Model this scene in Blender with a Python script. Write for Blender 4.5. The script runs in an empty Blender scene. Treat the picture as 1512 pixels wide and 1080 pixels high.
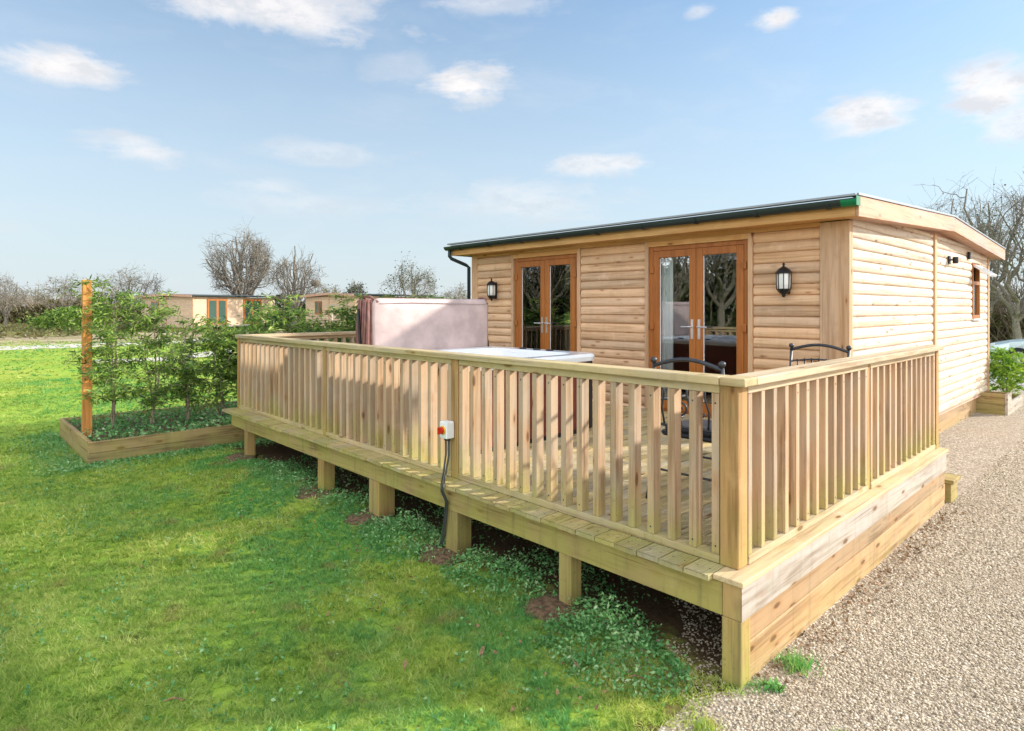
import bpy, math, random
import numpy as np
from mathutils import Vector
R = math.radians
random.seed(7); rng = np.random.default_rng(7)
S = bpy.context.scene
COL = S.collection
G = -0.52                      # ground level; z = 0 is the deck surface
F = Vector((-.7266, .6870)); RT = Vector((.6870, .7266))   # heading of the view and its right
CAM = Vector((1.383, -2.816, 1.31))

def at(px, depth, z=G):
    """point at a bearing and distance from the viewpoint"""
    u = (px-756)/909
    p = Vector((CAM.x, CAM.y)) + F*depth + RT*(u*depth)
    return Vector((p.x, p.y, z))

# ------------------------------------------------------------------ materials
def nt(name):
    m = bpy.data.materials.new(name); m.use_nodes = True
    t = m.node_tree; t.nodes.clear()
    return m, t
class N:
    def __init__(s, t): s.t = t
    def n(s, typ, **kw):
        x = s.t.nodes.new('ShaderNode'+typ)
        for k, v in kw.items(): setattr(x, k, v)
        return x
    def l(s, a, b): s.t.links.new(a, b)
    def put(s, v, sock):
        if hasattr(v, 'links') or isinstance(v, bpy.types.NodeSocket): s.l(v, sock)
        else: sock.default_value = v
    def math(s, op, a, b=0.0, c=None, clamp=False):
        x = s.n('Math', operation=op); x.use_clamp = clamp
        s.put(a, x.inputs[0]); s.put(b, x.inputs[1])
        if c is not None: s.put(c, x.inputs[2])
        return x.outputs[0]
    def vmath(s, op, a, b=(0,0,0)):
        x = s.n('VectorMath', operation=op); s.put(a, x.inputs[0]); s.put(b, x.inputs[1])
        return x.outputs[1] if op in ('DOT_PRODUCT','LENGTH','DISTANCE') else x.outputs[0]
    def noise(s, vec, scale, detail=3, rough=.55, dist=0.0):
        x = s.n('TexNoise'); s.l(vec, x.inputs['Vector'])
        x.inputs['Scale'].default_value = scale; x.inputs['Detail'].default_value = detail
        x.inputs['Roughness'].default_value = rough; x.inputs['Distortion'].default_value = dist
        return x.outputs['Fac']
    def mapr(s, v, a, b, c=0.0, d=1.0, smooth=True):
        x = s.n('MapRange'); x.interpolation_type = 'SMOOTHSTEP' if smooth else 'LINEAR'
        s.put(v, x.inputs['Value']); x.inputs['From Min'].default_value = a; x.inputs['From Max'].default_value = b
        x.inputs['To Min'].default_value = c; x.inputs['To Max'].default_value = d
        return x.outputs[0]
    def mix(s, f, a, b, mode='MIX'):
        x = s.n('Mix', data_type='RGBA', blend_type=mode)
        s.put(f, x.inputs['Factor'])
        for v, i in ((a, 6), (b, 7)):
            if isinstance(v, tuple): v = (*v, 1) if len(v) == 3 else v
            s.put(v, x.inputs[i])
        return x.outputs[2]
    def ramp(s, v, stops):
        x = s.n('ValToRGB'); e = x.color_ramp.elements
        while len(e) < len(stops): e.new(.5)
        for i, (p, c) in enumerate(stops): e[i].position = p; e[i].color = (*c, 1)
        s.l(v, x.inputs[0]); return x.outputs[0]
    def bump(s, h, strength=.3, dist=.01):
        x = s.n('Bump'); x.inputs['Strength'].default_value = strength; x.inputs['Distance'].default_value = dist
        s.l(h, x.inputs['Height']); return x.outputs[0]
    def out(s, col, rough=.7, normal=None, metal=0, spec=.3, coat=0):
        b = s.n('BsdfPrincipled')
        if isinstance(col, tuple): col = (*col, 1)
        s.put(col, b.inputs['Base Color']); s.put(rough, b.inputs['Roughness'])
        b.inputs['Metallic'].default_value = metal; b.inputs['Specular IOR Level'].default_value = spec
        b.inputs['Coat Weight'].default_value = coat
        if normal: s.l(normal, b.inputs['Normal'])
        o = s.n('OutputMaterial'); s.l(b.outputs[0], o.inputs[0]); return b

def rnd(k):
    g = k.n('NewGeometry'); o = k.n('ObjectInfo')
    r = k.math('FRACT', k.math('ADD', g.outputs['Random Per Island'], k.math('MULTIPLY', o.outputs['Random'], 3.7)))
    return g, r

def wood(name, base, axis, dark=.62, knots=1.0, kt=.50, drip=0.0, edge=None, green=0.0, grooves=0, rough=.72, var=.35, gz=(0.0, .35), grey=0.0, orange=0.0, ozone=None):
    m, t = nt(name); k = N(t)
    g, r = rnd(k)
    P = g.outputs['Position']
    off = k.n('CombineXYZ'); 
    for i in range(3): k.put(k.math('MULTIPLY', r, (17.3, 9.1, 23.7)[i]), off.inputs[i])
    V = k.vmath('ADD', P, off.outputs[0])
    def sc(a, o):
        v = [o, o, o]; v['xyz'.index(axis)] = a
        return k.vmath('MULTIPLY', V, tuple(v))
    fine = k.noise(sc(2.2, 60), 1.0, 4, .65)
    band = k.noise(sc(.8, 13), 1.0, 3, .55, .6)
    big = k.noise(V, 1.3, 3)
    gr = k.math('ADD', k.math('MULTIPLY', fine, .35), k.math('MULTIPLY', band, .65))
    d = tuple(c*dark for c in base); hi = tuple(min(1, c*1.12) for c in base)
    dd = (d[0]*.95, d[1]*.86, d[2]*.75)
    col = k.ramp(gr, [(.36, dd), (.5, base), (.63, hi)])
    # board to board tone
    tone = k.ramp(r, [(0, (1-var, 1-var*.95, 1-var*.9)), (.45, (1-.3*var, 1-.35*var, 1-.45*var)), (.75, (1, .96, .9)), (1, (1, 1, 1))])
    col = k.mix(1.0, col, tone, 'MULTIPLY')
    col = k.mix(k.mapr(big, .5, .75, 0, .35), col, (base[0]*.8, base[1]*.72, base[2]*.6))
    if grey: col = k.mix(k.math('MULTIPLY', k.mapr(k.noise(V, 2.7, 4), .4, .65), grey), col, (.42, .38, .31))
    if orange:
        col = k.mix(k.math('MULTIPLY', k.mapr(k.noise(sc(.6, 4), 1.0, 2), .42, .6), orange), col, (.60, .30, .10))
    if knots:
        vo = k.n('TexVoronoi'); k.l(sc(3.4, 10.5), vo.inputs['Vector']); vo.inputs['Scale'].default_value = 1.0
        vo.inputs['Randomness'].default_value = 1.0
        kd = vo.outputs['Distance']
        pick = k.mapr(k.vmath('DOT_PRODUCT', vo.outputs['Color'], (1, 0, 0)), kt, kt+.04)
        k1 = k.math('MULTIPLY', k.mapr(kd, .10, .18, 1, 0), pick)
        k2 = k.math('MULTIPLY', k.mapr(kd, .14, .33, 1, 0), pick)
        col = k.mix(k.math('MULTIPLY', k2, .45*knots), col, (base[0]*.75, base[1]*.5, base[2]*.3))
        col = k.mix(k.math('MULTIPLY', k1, .85*knots), col, (.11, .05, .02))
    sep = k.n('SeparateXYZ'); k.l(P, sep.inputs[0])
    if green:
        gz0, gz1 = gz
        gm = k.mapr(k.math('ADD', sep.outputs[2], k.math('MULTIPLY', k.math('SUBTRACT', k.noise(P, 6, 4), .5), .35)), gz0, gz1, 1, 0)
        gm = k.math('MULTIPLY', gm, k.mapr(k.noise(P, 3.1, 5), .3, .62))
        if edge is not None: gm = k.math('MULTIPLY', gm, k.mapr(sep.outputs[1], edge, edge+.12, 1.25, .10))
        col = k.mix(k.math('MULTIPLY', gm, green), col, (.36, .345, .07))
        mold = k.mapr(k.noise(P, 38, 3), .6, .72)
        col = k.mix(k.math('MULTIPLY', k.math('MULTIPLY', gm, mold), green*.8), col, (.07, .075, .03))
    crack = k.noise(sc(.9, 85), 1.0, 2, .5)
    col = k.mix(k.mapr(crack, .62, .70, 0, .55), col, (base[0]*.42, base[1]*.34, base[2]*.26))
    bl = k.noise(V, 4.5, 5, .65)
    col = k.mix(k.mapr(bl, .54, .72, 0, .38), col, (base[0]*.66, base[1]*.60, base[2]*.52))
    col = k.mix(k.mapr(bl, .42, .28, 0, .30), col, (min(1, base[0]*1.25), min(1, base[1]*1.3), min(1, base[2]*1.45)))
    if drip:
        dn = k.noise(k.vmath('MULTIPLY', P, (11, 11, .9)), 1.0, 5, .65)
        col = k.mix(k.mapr(dn, .50, .72, 0, drip), col, (.14, .125, .055))
    h = k.math('ADD', k.math('MULTIPLY', fine, .6), k.math('MULTIPLY', band, .4))
    nrm = k.bump(h, .35, .004)
    k.out(col, rough, nrm)
    return m

def plain(name, col, rough=.5, metal=0, spec=.4, noise=0, nscale=30, coat=0, bump=0):
    m, t = nt(name); k = N(t); g, r = rnd(k)
    c = col
    nrm = None
    if noise:
        f = k.noise(g.outputs['Position'], nscale, 4)
        c = k.mix(k.mapr(f, .3, .7), tuple(x*(1-noise) for x in col), tuple(min(1, x*(1+noise)) for x in col))
        if bump: nrm = k.bump(f, bump, .004)
    k.out(c, rough, nrm, metal, spec, coat)
    return m

def foliage(name, cols, trans=.35, rough=.55, clump=None):
    m, t = nt(name); k = N(t); g, r = rnd(k)
    st = [(i/(len(cols)-1), c) for i, c in enumerate(cols)]
    v = r
    if clump:
        nz = k.mapr(k.noise(g.outputs['Position'], clump, 3), .3, .7)
        v = k.math('ADD', k.math('MULTIPLY', r, .62), k.math('MULTIPLY', nz, .38))
    c = k.ramp(v, st)
    b = k.n('BsdfPrincipled'); k.l(c, b.inputs['Base Color']); b.inputs['Roughness'].default_value = rough
    b.inputs['Specular IOR Level'].default_value = .3
    tr = k.n('BsdfTranslucent'); k.l(k.mix(1.0, c, (1.0, 1.05, .55), 'MULTIPLY'), tr.inputs[0])
    mx = k.n('MixShader'); mx.inputs[0].default_value = trans
    k.l(b.outputs[0], mx.inputs[1]); k.l(tr.outputs[0], mx.inputs[2])
    o = k.n('OutputMaterial'); k.l(mx.outputs[0], o.inputs[0])
    return m

def glass(name, tint=(.93, .96, .95), refl=.09):
    m, t = nt(name); k = N(t)
    f = k.n('Fresnel'); f.inputs[0].default_value = 1.5
    fac = k.math('ADD', f.outputs[0], refl, clamp=True)
    tr = k.n('BsdfTransparent'); tr.inputs[0].default_value = (*tint, 1)
    gl = k.n('BsdfGlossy'); gl.inputs['Roughness'].default_value = .01; gl.inputs[0].default_value = (.95, .97, 1, 1)
    mx = k.n('MixShader'); k.l(fac, mx.inputs[0]); k.l(tr.outputs[0], mx.inputs[1]); k.l(gl.outputs[0], mx.inputs[2])
    o = k.n('OutputMaterial'); k.l(mx.outputs[0], o.inputs[0])
    return m

DK = (.56, .41, .235)
M = {}
M['deck_y'] = wood('deck_board_wood', (0.505, 0.394, 0.191), 'y', green=1.0, edge=.10, gz=(-.4, .35), var=.42, grey=.5, drip=.3)
M['deck_yf'] = wood('deck_floor_wood', (.66, .52, .30), 'y', green=.35, gz=(-.4, .35), var=.3, grey=.35)
M['rail_x'] = wood('rail_wood_along', (0.553, 0.424, 0.245), 'x', dark=.55, green=.4, gz=(.0, 1.9), var=.2, grey=.35, drip=.2)
M['rail_y'] = wood('rail_wood_across', (0.604, 0.457, 0.286), 'y', dark=.6, green=.2, gz=(.0, 1.2), var=.2, grey=.25)
M['bal'] = wood('baluster_wood', (0.529, 0.364, 0.227), 'z', dark=.55, kt=.42, green=.65, gz=(.02, .38), var=.3, grey=.35, orange=.06)
M['post'] = wood('post_wood', (0.469, 0.284, 0.115), 'z', dark=.5, kt=.35, green=.6, gz=(-.2, .5), var=.2, orange=.35, drip=.2)
M['leg'] = wood('support_post_wood', (0.385, 0.276, 0.119), 'z', dark=.55, green=.7, gz=(-.6, .1), var=.3, orange=.3, drip=.6)
M['fascia_x'] = wood('fascia_wood_along', (0.427, 0.305, 0.126), 'x', dark=.5, kt=.4, green=.65, gz=(-.3, .4), var=.2, drip=.6)
M['fascia_y'] = wood('skirt_wood', (0.511, 0.343, 0.191), 'y', dark=.5, kt=.42, green=.3, gz=(-.6, -.25), var=.35, orange=.2, drip=.3)
M['greyboard'] = wood('weathered_board', (0.474, 0.405, 0.352), 'y', dark=.6, kt=.35, green=.1, gz=(-.3, .2), grey=.6, var=.1, drip=.3)
M['side_x'] = wood('siding_wood', (0.758, 0.511, 0.323), 'x', dark=.70, knots=.65, kt=.42, var=.28, orange=.18, drip=.12)
M['side_y'] = wood('siding_wood_gable', (0.671, 0.555, 0.433), 'y', dark=.86, knots=.8, kt=.4, var=.12, orange=.06)  # same wood as the front siding, paled to paint in the sun here
M['pale'] = wood('pale_siding', (.66, .50, .35), 'x', dark=.85, knots=.3, var=.12)
M['trim_z'] = wood('cabin_trim_wood', (0.613, 0.405, 0.249), 'z', dark=.78, knots=1, var=.15, orange=.2)
M['trim_x'] = wood('cabin_header_wood', (.66, .40, .17), 'x', dark=.75, knots=.8, var=.15, orange=.5)
M['trim_y'] = wood('cabin_verge_wood', (0.550, 0.354, 0.275), 'y', dark=.8, knots=.5, var=.15, orange=.3)
M['oak'] = wood('golden_oak_frame', (0.399, 0.140, 0.032), 'z', dark=.8, knots=0, var=.06, rough=.38)
M['oldwood_x'] = wood('sleeper_wood', (0.378, 0.273, 0.124), 'x', dark=.42, green=.6, gz=(-.7, .0), var=.25, drip=.3)
M['oldwood_y'] = wood('sleeper_wood_long', (0.378, 0.273, 0.124), 'y', dark=.42, green=.6, gz=(-.7, .0), var=.3, drip=.3)
M['orange'] = wood('fresh_post_wood', (.62, .27, .07), 'z', dark=.6, knots=1, var=.05)
M['glass'] = glass('door_glass')
M['gutter'] = plain('gutter_plastic', (.018, .03, .03), .35)
M['green'] = plain('green_plastic', (.0, .17, .06), .4)
M['felt'] = plain('roof_felt', (.12, .13, .14), .85, noise=.25, nscale=60, bump=.3)
M['lead'] = plain('edge_trim_metal', (.30, .32, .34), .4, metal=.6)
M['black'] = plain('black_iron', (.018, .018, .02), .4, metal=.3, noise=.2)
M['iron'] = plain('grey_iron', (.06, .062, .07), .38, metal=.5, noise=.15)
M['frost'] = plain('frosted_lamp_glass', (.75, .75, .70), .15, spec=.6)
M['white'] = plain('white_acrylic', (.80, .82, .84), .18, spec=.6, coat=.3)
M['water'] = plain('tub_water', (.20, .42, .50), .05, spec=.8)
M['whitep'] = plain('white_plastic', (.78, .80, .80), .35)
M['steel'] = plain('satin_steel', (.72, .70, .68), .28, metal=.85)
M['maho'] = plain('mahogany_panel', (.16, .035, .02), .45, noise=.2, nscale=9)
M['blackp'] = plain('black_plastic', (.02, .02, .022), .5)
M['vinyl'] = plain('brown_vinyl', (.21, .095, .075), .42, noise=.25, nscale=12, bump=.4)
M['lining'] = plain('pale_cover_lining', (.50, .38, .35), .42, noise=.16, nscale=4, bump=1.0)
M['red'] = plain('red_plastic', (.55, .03, .01), .35)
M['yellow'] = plain('yellow_plastic', (.75, .45, .05), .4)
M['cable'] = plain('grey_cable', (.05, .055, .05), .5)
M['curtain'] = plain('curtain_cloth', (.88, .88, .87), .9, spec=.1)
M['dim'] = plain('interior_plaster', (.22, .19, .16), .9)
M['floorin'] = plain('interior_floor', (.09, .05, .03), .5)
M['bark'] = plain('bark', (.19, .165, .13), .9, noise=.35, nscale=20, bump=.6)
M['barkd'] = plain('bark_grey', (.20, .16, .11), .9, noise=.35, nscale=20)
M['stem'] = plain('shrub_stem', (.22, .18, .12), .9, noise=.3)
M['hedge'] = foliage('shrub_leaf', [(.03, .08, .03), (.10, .20, .045), (.30, .44, .09), (.66, .74, .26)], .5, clump=3.0)
M['laurel'] = foliage('laurel_leaf', [(.06, .15, .02), (.20, .36, .04), (.42, .55, .08)], .35, clump=4)
M['weed'] = foliage('weed_leaf', [(.05, .16, .05), (.11, .30, .09), (.22, .45, .15), (.50, .60, .36)], .3, clump=5)
M['scrub'] = foliage('scrub_leaf', [(.10, .08, .04), (.17, .14, .065), (.15, .17, .05), (.28, .23, .12)], .2, clump=.8)
M['ever'] = foliage('evergreen_leaf', [(.02, .045, .012), (.045, .08, .02), (.09, .12, .03)], .2, clump=.6)
M['dry'] = plain('dry_leaf', (.24, .14, .07), .8, noise=.4, nscale=60)
M['soil'] = plain('soil', (.14, .085, .045), .95, noise=.5, nscale=30, bump=1.0)
M['path'] = plain('pale_track', (.55, .50, .43), .9, noise=.15, nscale=3)
M['tarmac'] = plain('tarmac', (.33, .32, .31), .9, noise=.15, nscale=40)
M['carp'] = plain('car_paint', (.52, .62, .60), .22, metal=.5, coat=.8)
M['carg'] = plain('car_glass', (.05, .10, .08), .05, spec=.8)
M['tyre'] = plain('tyre_rubber', (.02, .02, .02), .8)
M['lamp'] = plain('headlamp_lens', (.7, .7, .7), .1, spec=.8)

def ground_mat():
    m, t = nt('lawn_ground'); k = N(t); g = k.n('NewGeometry'); P = g.outputs['Position']
    a = k.noise(P, .55, 4); b = k.noise(P, 5, 5, .65); c = k.noise(P, 60, 3, .7)
    col = k.ramp(a, [(.3, (.20, .33, .05)), (.5, (.32, .45, .055)), (.7, (.46, .48, .09))])
    col = k.mix(k.mapr(b, .45, .75, 0, .6), col, (.12, .21, .03))
    col = k.mix(k.mapr(c, .4, .7, 0, .4), col, (.09, .16, .02))
    sep = k.n('SeparateXYZ'); k.l(P, sep.inputs[0])
    # bare earth: under the deck, and worn patches
    d = k.mapr(k.math('ADD', sep.outputs[1], k.math('MULTIPLY', k.math('SUBTRACT', b, .5), .9)), -.15, .2)
    d = k.math('MULTIPLY', d, k.mapr(sep.outputs[1], 12, 12.5, 1, 0))
    d = k.math('MULTIPLY', d, k.mapr(sep.outputs[0], -7.3, -6.9))
    d = k.math('MAXIMUM', d, k.mapr(k.math('ADD', sep.outputs[0], k.math('MULTIPLY', b, .8)), -.1, .35))
    worn = k.mapr(k.noise(P, 1.7, 4), .63, .72, 0, .75)
    worn = k.math('MULTIPLY', worn, k.mapr(k.vmath('DISTANCE', P, (-3, -1, G)), 4, 7, 1, .15))
    d = k.math('MAXIMUM', d, worn)
    col = k.mix(d, col, k.ramp(c, [(.3, (.05, .032, .02)), (.6, (.12, .075, .04)), (.8, (.22, .15, .09))]))
    # rough tawny field far to the left
    dist = k.vmath('DISTANCE', P, (1.4, -2.8, G))
    far = k.mapr(k.math('ADD', dist, k.math('MULTIPLY', k.noise(P, .12, 3), 22)), 43, 55)
    tan = k.ramp(k.noise(P, .35, 5), [(.3, (.14, .15, .05)), (.5, (.36, .29, .17)), (.7, (.50, .42, .30))])
    col = k.mix(far, col, tan)
    k.out(col, .9, k.bump(k.math('ADD', b, k.math('MULTIPLY', c, .5)), .6, .03), spec=.1)
    return m
def gravel_mat():
    m, t = nt('gravel_ground'); k = N(t); g = k.n('NewGeometry'); P = g.outputs['Position']
    v = k.n('TexVoronoi'); k.l(P, v.inputs['Vector']); v.inputs['Scale'].default_value = 52
    rr = k.vmath('DOT_PRODUCT', v.outputs['Color'], (.33, .33, .34))
    col = k.ramp(rr, [(.2, (.27, .215, .16)), (.45, (.44, .36, .27)), (.6, (.56, .47, .36)), (.8, (.72, .64, .52))])
    gap = k.mapr(v.outputs['Distance'], .35, .75, 0, .5)
    col = k.mix(gap, col, (.10, .078, .055))
    col = k.mix(k.mapr(k.noise(P, .8, 4), .35, .7, 0, .35), col, (.40, .31, .22))
    k.out(col, .9, k.bump(k.mapr(v.outputs['Distance'], 0, .7, 1, 0), .9, .012), spec=.15)
    return m
def pebble_mat():
    m, t = nt('pebbles'); k = N(t); g, r = rnd(k)
    col = k.ramp(r, [(0, (.17, .135, .09)), (.25, (.36, .295, .20)), (.5, (.50, .415, .29)), (.8, (.57, .485, .37)), (1, (.64, .57, .46))])
    col = k.mix(k.mapr(k.noise(g.outputs['Position'], .8, 4), .35, .7, 0, .3), col, (.40, .31, .22))
    k.out(col, .75, spec=.25)
    return m
M['ground'] = ground_mat(); M['gravel'] = gravel_mat(); M['pebble'] = pebble_mat()
def grass_mat():
    m, t = nt('grass_blade'); k = N(t); g, r = rnd(k); P = g.outputs['Position']
    v = k.math('ADD', k.math('MULTIPLY', r, .46), k.math('ADD', k.math('MULTIPLY', k.mapr(k.noise(P, .9, 4), .3, .7), .27), k.math('MULTIPLY', k.mapr(k.noise(P, 11, 3), .3, .7), .27)))
    c = k.ramp(v, [(.05, (.08, .18, .03)), (.28, (.23, .37, .06)), (.52, (.43, .52, .10)), (.85, (.72, .70, .26))])
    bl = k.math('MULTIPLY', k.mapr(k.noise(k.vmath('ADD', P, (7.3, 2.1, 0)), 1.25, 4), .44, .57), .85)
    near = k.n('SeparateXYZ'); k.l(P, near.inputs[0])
    bl = k.math('MULTIPLY', bl, k.mapr(k.math('ADD', near.outputs[1], k.math('MULTIPLY', k.noise(P, .7, 3), 1.6)), -1.5, .4, .16, 1.0))  # lush blue-green towards the deck, with the shade there painted in
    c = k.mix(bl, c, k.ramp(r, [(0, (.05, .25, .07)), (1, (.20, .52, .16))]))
    br = k.math('MULTIPLY', k.mapr(k.noise(k.vmath('ADD', P, (1.7, 8.4, 0)), 1.9, 5), .60, .70), .65)
    c = k.mix(br, c, k.ramp(r, [(0, (.28, .19, .07)), (1, (.50, .42, .18))]))
    b = k.n('BsdfPrincipled'); k.l(c, b.inputs['Base Color']); b.inputs['Roughness'].default_value = .6; b.inputs['Specular IOR Level'].default_value = .2
    tr = k.n('BsdfTranslucent'); k.l(k.mix(1.0, c, (1.0, 1.05, .6), 'MULTIPLY'), tr.inputs[0])
    mx = k.n('MixShader'); mx.inputs[0].default_value = .4; k.l(b.outputs[0], mx.inputs[1]); k.l(tr.outputs[0], mx.inputs[2])
    o = k.n('OutputMaterial'); k.l(mx.outputs[0], o.inputs[0]); return m
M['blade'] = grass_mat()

# ------------------------------------------------------------------ mesh helpers
class MB:
    def __init__(s): s.v = []; s.f = []
    def box(s, x0, x1, y0, y1, z0, z1):
        b = len(s.v)
        s.v += [(x0,y0,z0),(x1,y0,z0),(x1,y1,z0),(x0,y1,z0),(x0,y0,z1),(x1,y0,z1),(x1,y1,z1),(x0,y1,z1)]
        s.f += [(b,b+3,b+2,b+1),(b+4,b+5,b+6,b+7),(b,b+1,b+5,b+4),(b+1,b+2,b+6,b+5),(b+2,b+3,b+7,b+6),(b+3,b,b+4,b+7)]
        return s
    def prism(s, pts, a, b_, axis='x'):
        """polygon pts in the plane normal to axis, extruded from a to b_"""
        n = len(pts); b = len(s.v)
        for q in (a, b_):
            for (u, w) in pts:
                s.v.append({'x': (q, u, w), 'y': (u, q, w), 'z': (u, w, q)}[axis])
        s.f.append(tuple(range(b, b+n))); s.f.append(tuple(range(b+2*n-1, b+n-1, -1)))
        for i in range(n):
            j = (i+1) % n; s.f.append((b+i, b+n+i, b+n+j, b+j))
        return s
    def tube(s, pts, r, n=8, cap=True):
        pts = [Vector(p) for p in pts]
        rs = r if isinstance(r, (list, tuple)) else [r]*len(pts)
        b = len(s.v); up = None
        for i, p in enumerate(pts):
            d = (pts[min(i+1, len(pts)-1)] - pts[max(i-1, 0)])
            d = d.normalized() if d.length > 1e-9 else Vector((0,0,1))
            if up is None:
                up = Vector((0,0,1)) if abs(d.z) < .9 else Vector((1,0,0))
            x = d.cross(up)
            if x.length < 1e-4: x = d.cross(Vector((1,0,0)))
            x.normalize(); y = x.cross(d).normalized(); up = y
            for q in range(n):
                a = 2*math.pi*q/n
                s.v.append(tuple(p + (x*math.cos(a) + y*math.sin(a))*rs[i]))
        for i in range(len(pts)-1):
            for q in range(n):
                a0 = b+i*n+q; a1 = b+i*n+(q+1) % n
                s.f.append((a0, a1, a1+n, a0+n))
        if cap:
            s.f.append(tuple(b+q for q in range(n-1, -1, -1)))
            e = b+(len(pts)-1)*n; s.f.append(tuple(e+q for q in range(n)))
        return s
    def lathe(s, prof, c, n=12, sy=1.0):
        b = len(s.v)
        for (r, z) in prof:
            for q in range(n):
                a = 2*math.pi*(q+.5)/n
                s.v.append((c[0]+r*math.cos(a), c[1]+r*math.sin(a)*sy, c[2]+z))
        for i in range(len(prof)-1):
            for q in range(n):
                a0 = b+i*n+q; a1 = b+i*n+(q+1) % n
                s.f.append((a0, a1, a1+n, a0+n))
        s.f.append(tuple(b+q for q in range(n-1, -1, -1)))
        e = b+(len(prof)-1)*n; s.f.append(tuple(e+q for q in range(n)))
        return s
    def loft(s, rings, cap=True):
        n = len(rings[0]); b = len(s.v)
        for r in rings: s.v += [tuple(p) for p in r]
        for i in range(len(rings)-1):
            for q in range(n):
                a0 = b+i*n+q; a1 = b+i*n+(q+1) % n
                s.f.append((a0, a1, a1+n, a0+n))
        if cap:
            s.f.append(tuple(b+q for q in range(n-1, -1, -1)))
            e = b+(len(rings)-1)*n; s.f.append(tuple(e+q for q in range(n)))
        return s
    def build(s, name, mat, parent=None, bevel=0, smooth=False, loc=None):
        """vertices are given in the parent's frame (or the world's when top-level)"""
        me = bpy.data.meshes.new(name)
        vs = s.v
        if loc is not None: vs = [(x-loc[0], y-loc[1], z-loc[2]) for x, y, z in vs]
        me.from_pydata(vs, [], s.f); me.materials.append(M[mat] if isinstance(mat, str) else mat)
        me.validate()
        import bmesh
        bm = bmesh.new(); bm.from_mesh(me); bmesh.ops.recalc_face_normals(bm, faces=bm.faces); bm.to_mesh(me); bm.free()
        if smooth:
            for p in me.polygons: p.use_smooth = True
        o = bpy.data.objects.new(name, me); COL.objects.link(o)
        if parent: o.parent = parent
        if loc is not None: o.location = loc
        if bevel:
            bv = o.modifiers.new('bevel', 'BEVEL'); bv.width = bevel; bv.segments = 2; bv.limit_method = 'ANGLE'
        if smooth and not bevel:
            pass
        return o
def npmesh(name, V, Fc, mat, parent=None):
    """V (n,3) floats, Fc (m,k) ints"""
    me = bpy.data.meshes.new(name); V = np.asarray(V, dtype=np.float32); Fc = np.asarray(Fc, dtype=np.int32)
    me.vertices.add(len(V)); me.vertices.foreach_set('co', V.ravel())
    m_, k_ = Fc.shape
    me.loops.add(m_*k_); me.loops.foreach_set('vertex_index', Fc.ravel())
    me.polygons.add(m_); me.polygons.foreach_set('loop_start', np.arange(m_, dtype=np.int32)*k_)
    try: me.polygons.foreach_set('loop_total', np.full(m_, k_, dtype=np.int32))
    except Exception: pass
    me.update(calc_edges=True); me.materials.append(M[mat])
    o = bpy.data.objects.new(name, me); COL.objects.link(o)
    if parent: o.parent = parent
    return o
def tag(o, label=None, cat=None, group=None, kind=None):
    if label: o['label'] = label
    if cat: o['category'] = cat
    if group: o['group'] = group
    if kind: o['kind'] = kind
    return o
def empty(name, loc, rz=0, label=None, cat=None, group=None):
    o = bpy.data.objects.new(name, None); COL.objects.link(o); o.location = loc; o.rotation_euler = (0, 0, rz)
    o.empty_display_size = .2
    return tag(o, label, cat, group)
def copy_tree(o, parent=None):
    c = o.copy(); COL.objects.link(c); c.parent = parent
    for ch in list(o.children): copy_tree(ch, c)
    return c
class Rel:
    """collects world-coordinate geometry for the parts of a thing rooted at an Empty"""
    def __init__(s, root): s.r = root; s.o = root.location.copy()
    def part(s, mb, name, mat, parent=None, **kw):
        par = parent or s.r
        mb.v = [(x-s.o.x, y-s.o.y, z-s.o.z) for x, y, z in mb.v]
        return mb.build(name, mat, par, **kw)
def leaves(P, size, aspect=.45, jitter=1.0, droop=0.0, r=None):
    """diamond leaves at points P -> V, F"""
    r = r or rng
    P = np.asarray(P); n = len(P)
    d = r.normal(size=(n, 3)); d[:, 2] = d[:, 2]*.6 - droop
    d /= np.linalg.norm(d, axis=1)[:, None]
    a = r.normal(size=(n, 3)); w = np.cross(d, a); w /= np.linalg.norm(w, axis=1)[:, None]
    nn = np.cross(d, w)
    L = (size*(1 + jitter*(r.random(n)-.5)))[:, None] if np.isscalar(size) else (size*(1+jitter*(r.random(n)-.5)))[:, None]
    V = np.stack([P, P + d*L*.45 + w*L*aspect*.5 + nn*L*.08, P + d*L, P + d*L*.45 - w*L*aspect*.5 + nn*L*.08], 1).reshape(-1, 3)
    Fc = np.arange(4*n).reshape(n, 4)
    return V, Fc

# ------------------------------------------------------------------ ground
def noisy(t, a=.1, s=1.0): return a*(math.sin(t*3.1*s)+.6*math.sin(t*7.7*s+1)+.35*math.sin(t*17.3*s+2))
def sheet(name, pts, z, mat, kind='structure'):
    mb = MB(); mb.v = [(x, y, z) for x, y in pts]; mb.f = [tuple(range(len(pts)))]
    return tag(mb.build(name, mat), kind=kind)
lawn = MB(); lawn.v = [(-600,-600,G),(600,-600,G),(600,600,G),(-600,600,G)]; lawn.f = [(0,1,2,3)]
tag(lawn.build('ground', 'ground'), kind='structure')
edge = [(-.06+noisy(y, .05), y) for y in np.arange(-6, 2.0, .12)]
sheet('gravel_drive', edge + [(-.3, 2.0), (-.3, 4.0), (-1.3, 4.6), (-1.3, 15.2), (-6, 15.4), (-6, 15.9), (12, 15.9), (12, -6)], G+.004, 'gravel')
sheet('road', [(-14, 15.9), (14, 15.9), (14, 19.0), (-14, 19.0)], G+.008, 'tarmac')
sheet('parking_area', [(-12, 20.2), (14, 20.2), (14, 24.5), (-12, 24.5)], G+.008, 'tarmac')
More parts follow.
